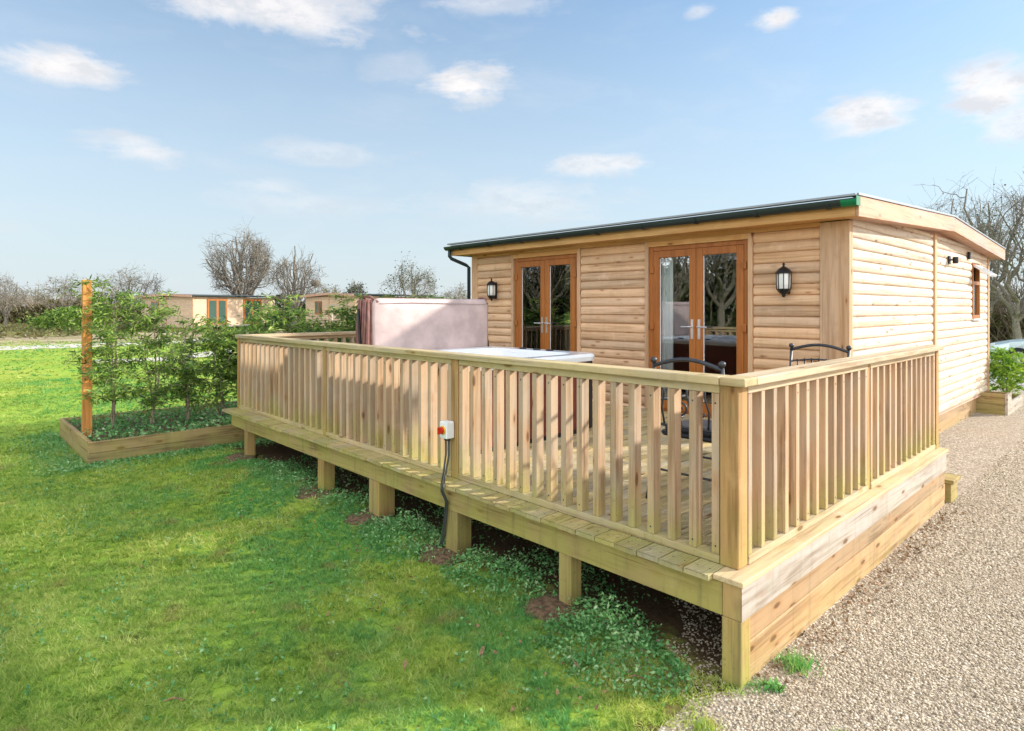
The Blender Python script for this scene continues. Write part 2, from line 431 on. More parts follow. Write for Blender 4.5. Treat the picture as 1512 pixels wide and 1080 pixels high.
# pale tracks far left
a = [at(-220, 27.2), at(0, 26.6), at(110, 28.3), at(200, 30), at(262, 31.5), at(330, 34)]
b = [at(-220, 29.5), at(0, 29.2), at(110, 31), at(200, 33.2), at(262, 35), at(330, 38)]
sheet('track', [(p.x, p.y) for p in a] + [(p.x, p.y) for p in reversed(b)], G+.006, 'path')
a = [at(140, 20.2), at(240, 21.0), at(330, 24), at(420, 30)]; b = [at(137, 21.6), at(240, 22.8), at(330, 27), at(420, 33)]
sheet('path', [(p.x, p.y) for p in a] + [(p.x, p.y) for p in reversed(b)], G+.010, 'path')

# positions of the deck's support posts (x, size)
LEGS = [(-6.36, .10), (-4.37, .125), (-3.36, .165), (-2.26, .14), (-1.13, .10)]
def soilness(x, y):
    m = np.zeros_like(x)
    for lx, s in LEGS: m = np.maximum(m, 1 - np.hypot((x-lx-.02), (y+.08)*1.3)/.24)
    return m
# little earth mounds at the posts
for lx, s in LEGS:
    mb = MB(); n = 22
    ring = lambda rr, z, k_: [(lx-.02+rr*math.cos(a)*(1+.18*math.sin(3*a+lx*9)), -.05+rr*.8*math.sin(a)*(1+.14*math.sin(5*a+lx)), G+z) for a in [2*math.pi*i/n for i in range(n)]]
    mb.loft([ring(.24, .001, 0), ring(.19, .014, 1), ring(.13, .024, 2), ring(.04, .028, 3)])
    tag(mb.build('soil', 'soil', smooth=True), kind='structure')

def blades(P, L, W, lean=.5):
    n = len(P); a = rng.random(n)*2*math.pi; b = rng.random(n)*2*math.pi
    w = np.stack([np.cos(a), np.sin(a), np.zeros(n)], 1)*W[:, None]*.5
    t = np.stack([np.cos(b)*lean*rng.random(n), np.sin(b)*lean*rng.random(n), np.ones(n)], 1)*L[:, None]
    return np.stack([P-w, P+w, P+t], 1).reshape(-1, 3), np.arange(3*n).reshape(n, 3)
def in_view(x, y, m=.12):
    dx = x-CAM.x; dy = y-CAM.y
    dep = dx*F.x+dy*F.y; lat = dx*RT.x+dy*RT.y
    return (dep > 1.6) & (np.abs(lat) < dep*(.83+m)+.4), dep
def patch_noise(x, y, s=1.0):
    return (np.sin(x*1.7*s+y*.9*s)+np.sin(x*.8*s-y*2.3*s+1.3)+.7*np.sin(x*4.1*s+y*3.3*s)+.5*np.sin(-x*6.7*s+y*5.9*s+.5))/3.2
def clumps_(P, L, W, k_=9):
    """every point becomes a small tuft of k_ blades leaning outward"""
    n = len(P); P = np.repeat(P, k_, 0); L = np.repeat(L, k_); W = np.repeat(W, k_); m = len(P)
    b = rng.random(m)*2*math.pi; e_ = rng.random(m)
    o = np.stack([np.cos(b), np.sin(b), np.zeros(m)], 1)
    P = P + o*(L*.45*e_)[:, None]
    a = rng.random(m)*2*math.pi
    w = np.stack([np.cos(a), np.sin(a), np.zeros(m)], 1)*W[:, None]*.5
    lean = (.5+1.1*e_)*L; t = o*lean[:, None]; t[:, 2] = L*(1.05-.75*e_)*(.7+.6*rng.random(m))
    return np.stack([P-w, P+w, P+t], 1).reshape(-1, 3), np.arange(3*m).reshape(m, 3)
def grass_ring(d0, d1, n, L, W):
    n = n//9
    out = []
    tot = 0
    while tot < n:
        k_ = n
        dep = np.sqrt(rng.random(k_)*(d1*d1-d0*d0)+d0*d0); lat = (rng.random(k_)*2.05-1.4)*dep
        x = CAM.x+F.x*dep+RT.x*lat; y = CAM.y+F.y*dep+RT.y*lat
        ok = (x < -.02+.14*patch_noise(x, y, 3)) | ((y > 19.0) & (y < 20.2))
        under = (y > .02+.15*patch_noise(x, y, 2.5)) & (y < 11.2) & (x > -7.0)
        bed = (x > -9.45) & (x < -7.15) & (y > -1.5) & (y < 8)
        ok &= ~under & ~bed
        ok &= (soilness(x, y) < .12+.2*rng.random(k_))
        worn = patch_noise(x+3, y*1.3, 1.9)
        ok &= ~((worn > .55) & (rng.random(k_) < .55) & (y > -3) & (dep < 12))
        strip = (y > 15.6) & (y < 19.0) & (x > -14.2)
        ok &= ~strip & ~((y > 20.2) & (x > -12))
        p = np.stack([x, y, np.full(k_, G)], 1)[ok]
        out.append(p); tot += len(p)
    P = np.concatenate(out)[:n]
    tall = .75+.5*(patch_noise(P[:, 0], P[:, 1], 1.6) > .2)*rng.random(len(P)) + .35*rng.random(len(P))
    return clumps_(P, L*tall*(.6+.8*rng.random(len(P))), W*(.7+.6*rng.random(len(P))))
Vs, Fs, off = [], [], 0
for (d0, d1, n, L, W) in ((1.2, 4.2, 300000, .028, .0045), (4.2, 8, 220000, .032, .008), (8, 16, 130000, .042, .016), (16, 34, 70000, .055, .04)):
    V, Fc = grass_ring(d0, d1, n, L, W); Vs.append(V); Fs.append(Fc+off); off += len(V)
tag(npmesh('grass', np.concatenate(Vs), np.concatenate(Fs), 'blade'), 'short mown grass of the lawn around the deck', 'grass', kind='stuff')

# lawn weeds and scattered litter
k_ = 9000; dep = np.sqrt(rng.random(k_)*(9**2-2**2)+4); lat = (rng.random(k_)*1.9-.95)*dep
x = CAM.x+F.x*dep+RT.x*lat; y = CAM.y+F.y*dep+RT.y*lat
ok = (x < -.25) & (y < .0+.2*rng.random(k_)) & ~((x < -7) & (y > -1.6)) & (patch_noise(x, y, 2.4) > .0-.4*rng.random(k_)**3)
P = np.stack([x, y, np.full(k_, G+.012)], 1)[ok]; P = np.repeat(P, 4, 0)+np.concatenate([rng.normal(size=(4*int(ok.sum()), 2))*.010, rng.random((4*int(ok.sum()), 1))*.02], 1)
V, Fc = leaves(P, .020, .6, .9); tag(npmesh('lawn_weeds', V, Fc, 'weed'), 'small broad leaved weeds scattered through the lawn', 'weeds', kind='stuff')
n_ = 420; P = np.stack([.02+.10*np.abs(rng.normal(size=n_)), rng.uniform(.1, 3.9, n_)**1.0, G+.014+.006*rng.random(n_)], 1)
P2 = np.stack([rng.uniform(-6, -.3, 260), rng.normal(size=260)*.5-.6, G+.025+.01*rng.random(260)], 1)
V, Fc = leaves(np.concatenate([P, P2]), .026, .55, .9); tag(npmesh('leaf_litter', V, Fc, 'dry'), 'brown dead leaf litter along the foot of the deck and on the lawn', 'leaf litter', kind='stuff')
# pebbles
ICO_V = []
ph = (1+5**.5)/2
for a_, b_ in ((1, ph), (-1, ph), (1, -ph), (-1, -ph)): ICO_V += [(0, a_, b_), (a_, b_, 0), (b_, 0, a_)]
ICO_V = np.array(ICO_V, float); ICO_V /= np.linalg.norm(ICO_V[0])
import bmesh
_bm = bmesh.new()
for v in ICO_V: _bm.verts.new(v)
bmesh.ops.convex_hull(_bm, input=_bm.verts); _bm.verts.index_update()
ICO_F = np.array([[v.index for v in f.verts] for f in _bm.faces]); ICO_V = np.array([v.co[:] for v in _bm.verts]); _bm.free()
def pebbles(P, S_):
    n = len(P); a = rng.random(n)*2*math.pi
    sc = np.stack([S_*(.8+.7*rng.random(n)), S_*(.7+.5*rng.random(n)), S_*(.45+.4*rng.random(n))], 1)
    v = ICO_V[None]*(1+.25*(rng.random((n, 12, 1))-.5))*sc[:, None, :]
    ca, sa = np.cos(a)[:, None], np.sin(a)[:, None]
    x = v[..., 0]*ca - v[..., 1]*sa; y = v[..., 0]*sa + v[..., 1]*ca
    tilt = (rng.random((n, 1))-.5)*.8
    z = v[..., 2] + x*tilt
    V = np.stack([x, y, z], 2) + P[:, None, :]
    Fc = ICO_F[None] + (np.arange(n)*12)[:, None, None]
    return V.reshape(-1, 3), Fc.reshape(-1, 3)
Ps, Ss = [], []
for (d0, d1, n, s) in ((1.3, 4.2, 60000, .0058), (4.2, 7.5, 40000, .0080), (7.5, 14, 20000, .012)):
    k_ = n*4
    dep = np.sqrt(rng.random(k_)*(d1*d1-d0*d0)+d0*d0); lat = (rng.random(k_)*1.45-.2)*dep
    x = CAM.x+F.x*dep+RT.x*lat; y = CAM.y+F.y*dep+RT.y*lat
    lim = np.where(y < 0, .04, .03)+.14*patch_noise(x, y, 2.2)*(y < .1)*(rng.random(k_))
    ok = (x > np.where((y > 0) & (y < 4.1), .01, lim)) & (y < 15.5) & ~((y > 4.1) & (x < -.86))
    sp = (x > -.62+.15*np.sin(y*7)) & (x < .0) & (y > -.28) & (y < .9) & (rng.random(k_) < .34)   # stones spilling under the corner
    sel = np.where(ok | sp)[0][:n]
    Ps.append(np.stack([x[sel], y[sel], np.full(len(sel), G+.005)], 1)); Ss.append(s*(.55+.9*rng.random(len(sel))**2))
V, Fc = pebbles(np.concatenate(Ps), np.concatenate(Ss))
tag(npmesh('gravel', V, Fc, 'pebble'), 'loose beige and pinkish stones of the gravel drive', 'gravel', kind='stuff')

# ------------------------------------------------------------------ deck
deck = empty('timber_deck', (-3.45, 2, G), label='raised timber deck of grooved boards on stub posts in front of the cabin', cat='deck')
D = Rel(deck)
mb = MB(); x = -.145; w = .138; i = 0; scr = []
front = MB()
while x - w > -7.08:
    j = random.uniform(-.008, .006)
    y0 = -.045 + j + (-.025 if x < -5.05 else 0)
    x1 = x; x0 = x-w
    # grooved board as a comb profile
    pts = [(x0, -.027)]; n = 7
    for q in range(n):
        a0 = x0 + w*(q+.12)/n; a1 = x0+w*(q+.88)/n
        pts += [(a0, 0.0), (a1, 0.0)]
        if q < n-1: pts += [(a1+.003, -.004), (a1+w*.24/n-.003, -.004)]
    pts += [(x1, -.027)]
    front.prism(pts, y0, 3.97, 'y'); scr += [(x0+w*.25, .03), (x0+w*.75, .03)]
    x -= w+.005; i += 1
nf = len(front.f)
for sx_, sy_ in scr: front.box(sx_-.0035, sx_+.0035, sy_-.0035, sy_+.0035, .0002, .0012)
do_ = D.part(front, 'deck_boards', 'deck_y'); do_.data.materials.append(M['iron'])
for p in do_.data.polygons:
    if p.index >= nf: p.material_index = 1
D.part(MB().box(-.143, .012, -.012, 4.07, -.026, .0), 'edge_board', 'rail_y', bevel=.004)
mb = MB().box(-.83, -.147, 3.975, 4.07, -.026, 0); D.part(mb, 'edge_board', 'rail_x', bevel=.004)
D.part(MB().box(-6.85, -.102, 0, .045, -.195, -.029), 'fascia_board', 'fascia_x', bevel=.004)
D.part(MB().box(-.100, -.004, .002, .098, -.195, -.028), 'corner_block', 'leg', bevel=.004)
D.part(MB().box(-.002, .0, .003, 4.05, -.195, -.028).box(-.045, -.002, .1, 4.05, -.195, -.029), 'fascia_board', 'greyboard', bevel=.001)
mb = MB()
z = -.197
for h in (.122, .150, .050):
    mb.box(-.048, -.006-random.uniform(0, .006), .1, 4.03, z-h, z-.005); z -= h
D.part(mb, 'skirt_boards', 'fascia_y', bevel=.003)
D.part(MB().box(-6.85, -6.805, .047, 3.97, -.195, -.029), 'fascia_board', 'fascia_y', bevel=.003)
D.part(MB().box(-.83, -.05, 4.0, 4.04, -.5, -.029), 'skirt_boards', 'fascia_x', bevel=.003)
for lx, s in LEGS + [(-.054, .10)]:
    D.part(MB().box(lx-s/2, lx+s/2, .004, .004+s, G-.03, -.197), 'support_post', 'leg', bevel=.005)
for yy in (1.4, 2.8):
    for lx, s in LEGS: D.part(MB().box(lx-.05, lx+.05, yy, yy+.1, G-.03, -.197), 'support_post', 'leg')
mb = MB()
for q in range(17): mb.box(-6.7+q*.4, -6.655+q*.4, .05, 3.95, -.175, -.03)
D.part(mb, 'joists', 'leg')

# ------------------------------------------------------------------ railings
ZT = .918
def rail_label(o): return o
bal_src = {}
def baluster(root, x, y, rot=0):
    if 'b' not in bal_src:
        o = MB().box(-.021, .021, -.034, .034, .047, ZT-.047).build('baluster', 'bal', root, bevel=.003)
        mb = MB().box(-.021, .021, -.034, .034, .047, ZT-.047)
        for zz in (.085, .10+.72): mb.box(-.0045, .0045, -.0352, -.0340, zz-.0045, zz+.0045)
        bpy.data.objects.remove(o); o = mb.build('baluster', 'bal', root, bevel=.003)
        o.data.materials.append(M['iron'])
        for p in o.data.polygons:
            if p.index >= 6: p.material_index = 1
        bal_src['b'] = o
    else:
        o = bal_src['b'].copy(); COL.objects.link(o); o.parent = root
    o.location = (x-root.location.x, y-root.location.y, random.uniform(-.0, .0)); o.rotation_euler = (0, 0, rot+random.choice((0, R(180)))+R(random.uniform(-1.2, 1.2)))
    return o
fr = empty('deck_railing', (-3.5, .15, 0), label='long front railing of the deck facing the lawn, with upright balusters and flat cap', cat='railing', group='railings round the deck'); A = Rel(fr)
YF = .155
caps = [(-6.98, -4.3), (-4.298, -2.0), (-1.998, -.02)]
A.part(MB().box(-6.98, -3.0, .085, .222, ZT, ZT+.042).box(-2.997, -.165, .085, .222, ZT, ZT+.042).box(-.162, -.025, .085, .222, ZT, ZT+.0425), 'handrail', 'rail_x', bevel=.006)
bays = [(-6.90, -4.545), (-4.475, -2.405), (-2.315, -.175)]
for a0, a1 in bays:
    A.part(MB().box(a0, a1, YF-.036, YF+.036, ZT-.045, ZT-.001), 'top_rail', 'rail_x', bevel=.003)
    A.part(MB().box(a0, a1, YF-.04, YF+.04, .002, .045), 'bottom_rail', 'rail_x', bevel=.004)
    n = round((a1-a0)/.137)
    for q in range(n+1): baluster(fr, a0+.025+(a1-a0-.05)*q/n, YF)
A.part(MB().box(-6.955, -6.905, YF-.045, YF+.045, .002, ZT-.001), 'post', 'post', bevel=.004)
A.part(MB().box(-4.540, -4.480, YF-.041, YF+.045, .002, ZT-.001), 'post', 'post', bevel=.004)
A.part(MB().box(-2.400, -2.320, YF-.04, YF+.045, .002, ZT-.001), 'post', 'post', bevel=.004)
A.part(MB().box(-.170, -.070, YF-.045, YF+.055, .002, ZT-.001), 'corner_post', 'post', bevel=.005)
sr = empty('deck_railing', (-.12, 2.1, 0), label='right hand railing of the deck along the gravel drive, ending by the cabin wall', cat='railing', group='railings round the deck'); A = Rel(sr)
XS = -.105
A.part(MB().box(-.162, -.025, .2245, 4.075, ZT, ZT+.042), 'handrail', 'rail_y', bevel=.006)
for a0, a1 in ((.215, 2.06), (2.13, 3.955)):
    A.part(MB().box(XS-.036, XS+.036, a0, a1, ZT-.045, ZT-.001), 'top_rail', 'rail_y', bevel=.003)
    A.part(MB().box(XS-.04, XS+.04, a0, a1, .002, .045), 'bottom_rail', 'rail_y', bevel=.004)
    n = round((a1-a0)/.150)
    for q in range(n+1): baluster(sr, XS, a0+.025+(a1-a0-.05)*q/n, R(90))
A.part(MB().box(XS-.045, XS+.03, 2.063, 2.127, .002, ZT-.001), 'post', 'post', bevel=.004)
A.part(MB().box(XS-.045, XS+.045, 3.96, 4.05, .002, ZT-.001), 'post', 'post', bevel=.004)
lr = empty('deck_railing', (-6.9, 2.1, 0), label='left end railing of the deck running back from the hedge side to the cabin', cat='railing', group='railings round the deck'); A = Rel(lr)
XL = -6.93
A.part(MB().box(-6.985, -6.845, .2245, 3.95, ZT, ZT+.042), 'handrail', 'rail_y', bevel=.006)
for a0, a1 in ((.215, 2.06), (2.13, 3.9)):
    A.part(MB().box(XL-.0225, XL+.0225, a0, a1, ZT-.045, ZT-.001), 'top_rail', 'rail_y', bevel=.003)
    A.part(MB().box(XL-.03, XL+.03, a0, a1, .002, .045), 'bottom_rail', 'rail_y', bevel=.003)
    n = round((a1-a0)/.142)
    for q in range(n+1): baluster(lr, XL, a0+.025+(a1-a0-.05)*q/n, R(90))
A.part(MB().box(XL-.04, XL+.04, 2.063, 2.127, .002, ZT-.001), 'post', 'post', bevel=.004)
A.part(MB().box(XL-.04, XL+.04, 3.902, 3.95, .002, ZT-.001), 'post', 'post', bevel=.004)

# step at the far end
st = empty('timber_step', (-.4, 4.3, G), label='low brown timber step on the gravel beyond the end of the deck', cat='step'); A = Rel(st)
A.part(MB().box(-.80, .045, 4.10, 4.40, -.335, -.30), 'tread', 'oldwood_x', bevel=.004)
A.part(MB().box(-.78, .02, 4.12, 4.16, G, -.337), 'riser', 'oldwood_x'); A.part(MB().box(-.02, .02, 4.165, 4.38, G, -.337), 'side_board', 'oldwood_y')

# ------------------------------------------------------------------ cabin
X0, X1, Y0, Y1 = -6.75, -.83, 3.98, 11.15
cabin = empty('wood_cabin', (-3.8, 7.5, G), label='large wooden cabin with log lap walls and two pairs of glazed doors behind the deck', cat='cabin'); A = Rel(cabin)
PITCH = .118
PROF = [(0, 0), (.004, .001), (.018, .005), (.028, .018), (.033, .042), (.032, .066), (.026, .090), (.014, .109), (.002, .1175), (0, .118)]
def siding_front(mb, xa, xb, za, zb, y):
    z = -.2
    while z < zb-.01:
        if z+PITCH > za+.01:
            s0 = max(z, za); s1 = min(z+PITCH, zb)
            pts = [(y-o, min(max(z+h, s0), s1)) for o, h in PROF]
            mb.prism([(y+.02, s0)] + pts + [(y+.02, s1)], xa, xb, 'x')
        z += PITCH
def siding_side(mb, ya, yb, za, zb, x):
    z = -.2; 
    while z < zb-.01:
        if z+PITCH > za+.01:
            s0 = max(z, za); s1 = min(z+PITCH, zb)
            pts = [(x+o*.8+.004, min(max(z+h, s0), s1)) for o, h in PROF]
            if yb-ya > 2 and random.random() < .55:
                jn = random.uniform(ya+.6, yb-.6)
                mb.prism([(x-.02, s0)] + pts + [(x-.02, s1)], ya, jn-.0015, 'y'); mb.prism([(x-.02, s0)] + pts + [(x-.02, s1)], jn+.0015, yb, 'y')
            else: mb.prism([(x-.02, s0)] + pts + [(x-.02, s1)], ya, yb, 'y')
        z += PITCH
DOORS = [(-5.72, -4.40), (-3.19, -1.86)]
DZ = 2.09
for xa, xb in ((-6.62, -5.78), (-4.34, -3.25), (-1.80, -1.085)):
    wf = MB(); siding_front(wf, xa, xb, 0, 2.2, Y0); A.part(wf, 'wall', 'side_x')
ws = MB(); wy = (9.82, 10.42)
YB = 7.33
for ya, yb, za, zb in ((Y0+.06, YB-.05, -.2, 2.32), (YB+.05, wy[0]-.03, -.2, 2.32), (wy[0]-.03, wy[1]+.03, -.2, 1.10), (wy[0]-.03, wy[1]+.03, 2.07, 2.32), (wy[1]+.03, Y1-.06, -.2, 2.24)):
    siding_side(ws, ya, yb, za, zb, X1)
A.part(ws, 'wall', 'side_y')
A.part(MB().prism([(Y0+.02, 2.05), (Y0+.02, 2.235), (7.6, 2.40), (Y1-.02, 2.235), (Y1-.02, 2.05)], X1-.021, X1+.006, 'x'), 'gable_panel', 'trim_y')
# inner shell, back and left wall, floor
mb = MB()
for xa, xb in ((X0+.02, -5.73), (-4.39, -3.2), (-1.85, X1-.08)): mb.box(xa, xb, Y0+.022, Y0+.10, -.2, 2.2)
mb.box(X0+.02, X1-.08, Y0+.022, Y0+.1, DZ+.022, 2.25)
mb.box(X0, X0+.08, Y0+.105, Y1-.05, -.2, 2.25).box(X0, X1-.02, Y1-.05, Y1, -.2, 2.25)
mb.box(X1-.08, X1-.022, Y0+.105, wy[0], -.2, 2.3).box(X1-.08, X1-.022, wy[1], Y1-.055, -.2, 2.25).box(X1-.08, X1-.022, wy[0], wy[1], -.2, 1.12)
mb.box(-3.9, -3.8, Y0+.12, Y1-.06, .002, 2.25)
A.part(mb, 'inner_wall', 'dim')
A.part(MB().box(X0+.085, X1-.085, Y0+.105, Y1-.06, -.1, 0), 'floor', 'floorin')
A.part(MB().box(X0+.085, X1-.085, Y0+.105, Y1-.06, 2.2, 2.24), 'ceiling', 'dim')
A.part(MB().box(X1-.09, X1-.03, 4.09, Y1-.05, G, -.203).box(X0+.06, X1-.1, Y1-.12, Y1-.06, G, -.203), 'base_boards', 'fascia_y')
A.part(MB().box(X1-.01, X1+.032, Y0+.07, Y1-.07, -.224, -.201), 'sill_board', 'trim_y', bevel=.003)
# trims
A.part(MB().box(-1.08, X1+.036, Y0-.045, Y0+.0, -.001, 2.2), 'corner_board', 'trim_z', bevel=.004)
A.part(MB().box(X1+.001, X1+.036, Y0+.002, Y0+.06, -.2, 2.2), 'corner_board', 'trim_z', bevel=.004)
A.part(MB().box(X0-.02, -6.62, Y0-.04, Y0+.02, -.001, 2.2), 'corner_board', 'trim_z', bevel=.004)
A.part(MB().box(X1+.001, X1+.05, YB-.05, YB+.05, -.2, 2.33), 'batten', 'trim_z', bevel=.004)
A.part(MB().box(X1+.001, X1+.045, Y1-.06, Y1+.03, -.2, 2.21), 'corner_board', 'trim_z', bevel=.004)
A.part(MB().box(X0-.02, -1.082, Y0-.036, Y0+.018, 2.162, 2.262), 'header_board', 'trim_x', bevel=.003)
for da, db in DOORS:
    A.part(MB().box(da-.055, da-.003, Y0-.05, Y0+.02, .001, DZ+.07), 'door_trim', 'trim_z', bevel=.003)
    A.part(MB().box(db+.003, db+.055, Y0-.05, Y0+.02, .001, DZ+.07), 'door_trim', 'trim_z', bevel=.003)
    A.part(MB().box(da-.003, db+.003, Y0-.05, Y0+.02, DZ+.003, DZ+.07), 'door_trim', 'trim_x', bevel=.003)
    y = Y0+.012
    A.part(MB().box(da, da+.055, y-.03, y+.05, .001, DZ).box(db-.055, db, y-.03, y+.05, .001, DZ).box(da+.055, db-.055, y-.03, y+.05, DZ-.05, DZ).box(da+.055, db-.055, y-.02, y+.05, .001, .03), 'door_frame', 'oak', bevel=.003)
    mid = (da+db)/2
    for la, lb, hs in ((da+.058, mid-.002, 1), (mid+.002, db-.058, -1)):
        st_ = .088
        leaf = MB().box(la, la+st_, y-.036, y+.02, .034, DZ-.053).box(lb-st_, lb, y-.036, y+.02, .034, DZ-.053)
        leaf.box(la+st_, lb-st_, y-.036, y+.02, DZ-.053-st_, DZ-.053).box(la+st_, lb-st_, y-.036, y+.02, .034, .16)
        dr = A.part(leaf, 'door', 'oak', bevel=.004)
        A.part(MB().box(la+st_, lb-st_, y-.008, y+.004, .16, DZ-.053-st_), 'pane', 'glass', dr)
        A.part(MB().box(la+st_, la+st_+.010, y-.012, y-.0085, .17, DZ-.15).box(lb-st_-.010, lb-st_, y-.012, y-.0085, .17, DZ-.15), 'seal', 'whitep', dr)
        hx = (lb-.045) if hs > 0 else (la+.045)
        A.part(MB().box(hx-.017, hx+.017, y-.045, y-.0365, .93, 1.17).tube([(hx, y-.045, 1.08), (hx, y-.085, 1.08), (hx-hs*.03, y-.09, 1.08), (hx-hs*.125, y-.085, 1.078)], .010, 8), 'handle', 'steel', dr)
        gx = la-.012 if hs > 0 else lb+.012
        for hz in (.25, 1.08, 1.80): A.part(MB().box(gx-.028, gx+.028, y-.058, y-.0365, hz-.045, hz+.045), 'hinge', 'oak', dr, bevel=.006)
# gable window with open fanlight
wd = A.part(MB().box(X1-.03, X1+.035, wy[0], wy[0]+.06, 1.13, 2.05).box(X1-.03, X1+.035, wy[1]-.06, wy[1], 1.13, 2.05).box(X1-.03, X1+.035, wy[0]+.06, wy[1]-.06, 1.13, 1.19).box(X1-.03, X1+.035, wy[0]+.06, wy[1]-.06, 1.99, 2.05).box(X1-.03, X1+.035, wy[0]+.06, wy[1]-.06, 1.70, 1.76), 'window', 'oak', bevel=.004)
A.part(MB().box(X1-.008, X1, wy[0]+.06, wy[1]-.06, 1.19, 1.70), 'pane', 'glass', wd)
c_, s_ = math.cos(R(52)), math.sin(R(52))
def fl(a0, a1, t0, t1, ya, yb):   # slab hinged at the top of the window, opened outward
    hx, hz = X1+.04, 2.0
    pts = [(hx+a*s_+t*c_, hz-a*c_+t*s_) for a, t in ((a0, t0), (a1, t0), (a1, t1), (a0, t1))]
    return pts
mb = MB()
for a0, a1, ya, yb in ((0, .04, wy[0]+.03, wy[1]-.03), (.23, .27, wy[0]+.03, wy[1]-.03), (.04, .23, wy[0]+.03, wy[0]+.07), (.04, .23, wy[1]-.07, wy[1]-.03)):
    mb.prism(fl(a0, a1, 0, .04, 0, 0), ya, yb, 'y')
A.part(mb, 'fanlight', 'whitep', wd)
A.part(MB().prism(fl(.04, .23, .015, .025, 0, 0), wy[0]+.07, wy[1]-.07, 'y'), 'fanlight_pane', 'glass', wd)
A.part(MB().box(X1+.003, X1+.06, wy[0]-.02, wy[1]+.02, 1.10, 1.128), 'window_sill', 'whitep', wd, bevel=.003)
# roof: low gable, ridge running along x
EY0, EY1, RY = 3.66, 11.60, 7.60
VX0, VX1 = -7.0, -.62
EZ, RZ = 2.375, 2.565
roof = A.part(MB().prism([(EY0, EZ-.12), (EY0, EZ), (RY, RZ), (EY1, EZ), (EY1, EZ-.12), (RY, RZ-.15)], VX0+.03, VX1-.032, 'x'), 'roof', 'felt')
A.part(MB().box(VX0, VX1-.005, EY0-.075, EY0-.004, EZ+.006, EZ+.030), 'edge_trim', 'lead', roof, bevel=.004)
vb = MB()
vb.prism([(EY0-.005, EZ-.185), (EY0-.005, EZ+.012), (RY-.001, RZ+.012), (RY-.001, RZ-.185)], VX1-.03, VX1, 'x')
vb.prism([(RY+.001, RZ-.185), (RY+.001, RZ+.012), (EY1+.01, EZ+.012), (EY1+.01, EZ-.185)], VX1-.03, VX1, 'x')
A.part(vb, 'verge_board', 'trim_y', roof, bevel=.003)
A.part(MB().prism([(EY0-.04, EZ+.013), (EY0-.04, EZ+.035), (RY, RZ+.035), (EY1+.02, EZ+.035), (EY1+.02, EZ+.013), (RY, RZ+.0135)], VX1-.09, VX1+.012, 'x'), 'verge_trim', 'lead', roof, bevel=.002)
A.part(MB().box(VX0, VX1-.032, EY0-.003, EY0+.025, EZ-.175, EZ-.013), 'fascia_board', 'trim_x', roof, bevel=.003)
A.part(MB().box(VX0, VX1-.032, EY0+.026, Y0-.037, EZ-.165, EZ-.145), 'soffit', 'trim_x', roof)
A.part(MB().prism([(Y0-.03, EZ-.165), (Y0-.03, EZ-.148), (RY, RZ-.160), (EY1, EZ-.148), (EY1, EZ-.165), (RY, RZ-.178)], X1-.02, VX1-.031, 'x'), 'soffit', 'trim_y', roof)
A.part(MB().box(VX0, VX0+.03, EY0, EY1, EZ-.17, EZ), 'verge_board', 'trim_y', roof)
# gutter: half-round channel along the front eave
gy, gz = EY0-.064, EZ-.030
n = 10
def chan(x0, x1, r, t=.006):
    pts = [(gy+r*math.cos(a), gz+r*math.sin(a)) for a in [math.pi+math.pi*i/n for i in range(n+1)]]
    pts += [(gy+(r-t)*math.cos(a), gz+(r-t)*math.sin(a)) for a in [2*math.pi-math.pi*i/n for i in range(n+1)]]
    return MB().prism(pts, x0, x1, 'x')
gut = A.part(chan(VX0-.03, VX1-.13, .062), 'gutter', 'gutter', roof)
A.part(chan(VX1-.128, VX1+.01, .064), 'gutter_end', 'green', roof)
A.part(MB().box(VX1+.011, VX1+.016, gy-.06, gy+.055, gz-.06, gz+.03), 'gutter_cap', 'green', roof)
for q in range(9):
    bx = VX0+.35+q*.72
    pts = [(gy+.072*math.cos(a), gz+.072*math.sin(a)) for a in [math.pi+math.pi*i/n for i in range(n+1)]] + [(gy+.0625*math.cos(a), gz+.0625*math.sin(a)) for a in [2*math.pi-math.pi*i/n for i in range(n+1)]]
    gb = MB(); gb.prism(pts, bx, bx+.035, 'x').box(bx, bx+.035, gy+.0615, EY0-.0035, gz-.04, gz+.012)
    A.part(gb, 'gutter_bracket', 'gutter', roof)
A.part(MB().tube([(VX0+.06, gy, gz-.03), (VX0+.06, gy, gz-.16), (VX0+.075, gy+.03, gz-.20), (VX0+.16, Y0-.11, gz-.30), (VX0+.18, Y0-.06, gz-.34), (VX0+.18, Y0-.06, .02)], .030, 10), 'downpipe', 'gutter', smooth=True)
# the roof piece on the wall above the gable siding
# curtains behind the glass
def curtain(xa, xb, y, lab):
    n = 26; mb = MB(); ys = [(xa+(xb-xa)*i/n, y+.025*math.sin(i*1.9)+.008*math.sin(i*4.1)) for i in range(n+1)]
    r1 = [(px_, py_, .05) for px_, py_ in ys] + [(px_, py_+.004, .05) for px_, py_ in reversed(ys)]
    r2 = [(px_*1.0, py_, 2.06) for px_, py_ in ys] + [(px_, py_+.004, 2.06) for px_, py_ in reversed(ys)]
    c = mb.loft([r1, r2]).build('curtain', 'curtain', None, smooth=True, loc=(xa, y, .05)); tag(c, lab, 'curtain', 'white curtains behind the glazed doors')
curtain(-3.10, -2.89, Y0+.075, 'white curtain drawn to the left inside the right hand glazed doors')
curtain(-5.63, -5.31, Y0+.075, 'white curtain drawn to the left inside the left hand glazed doors')

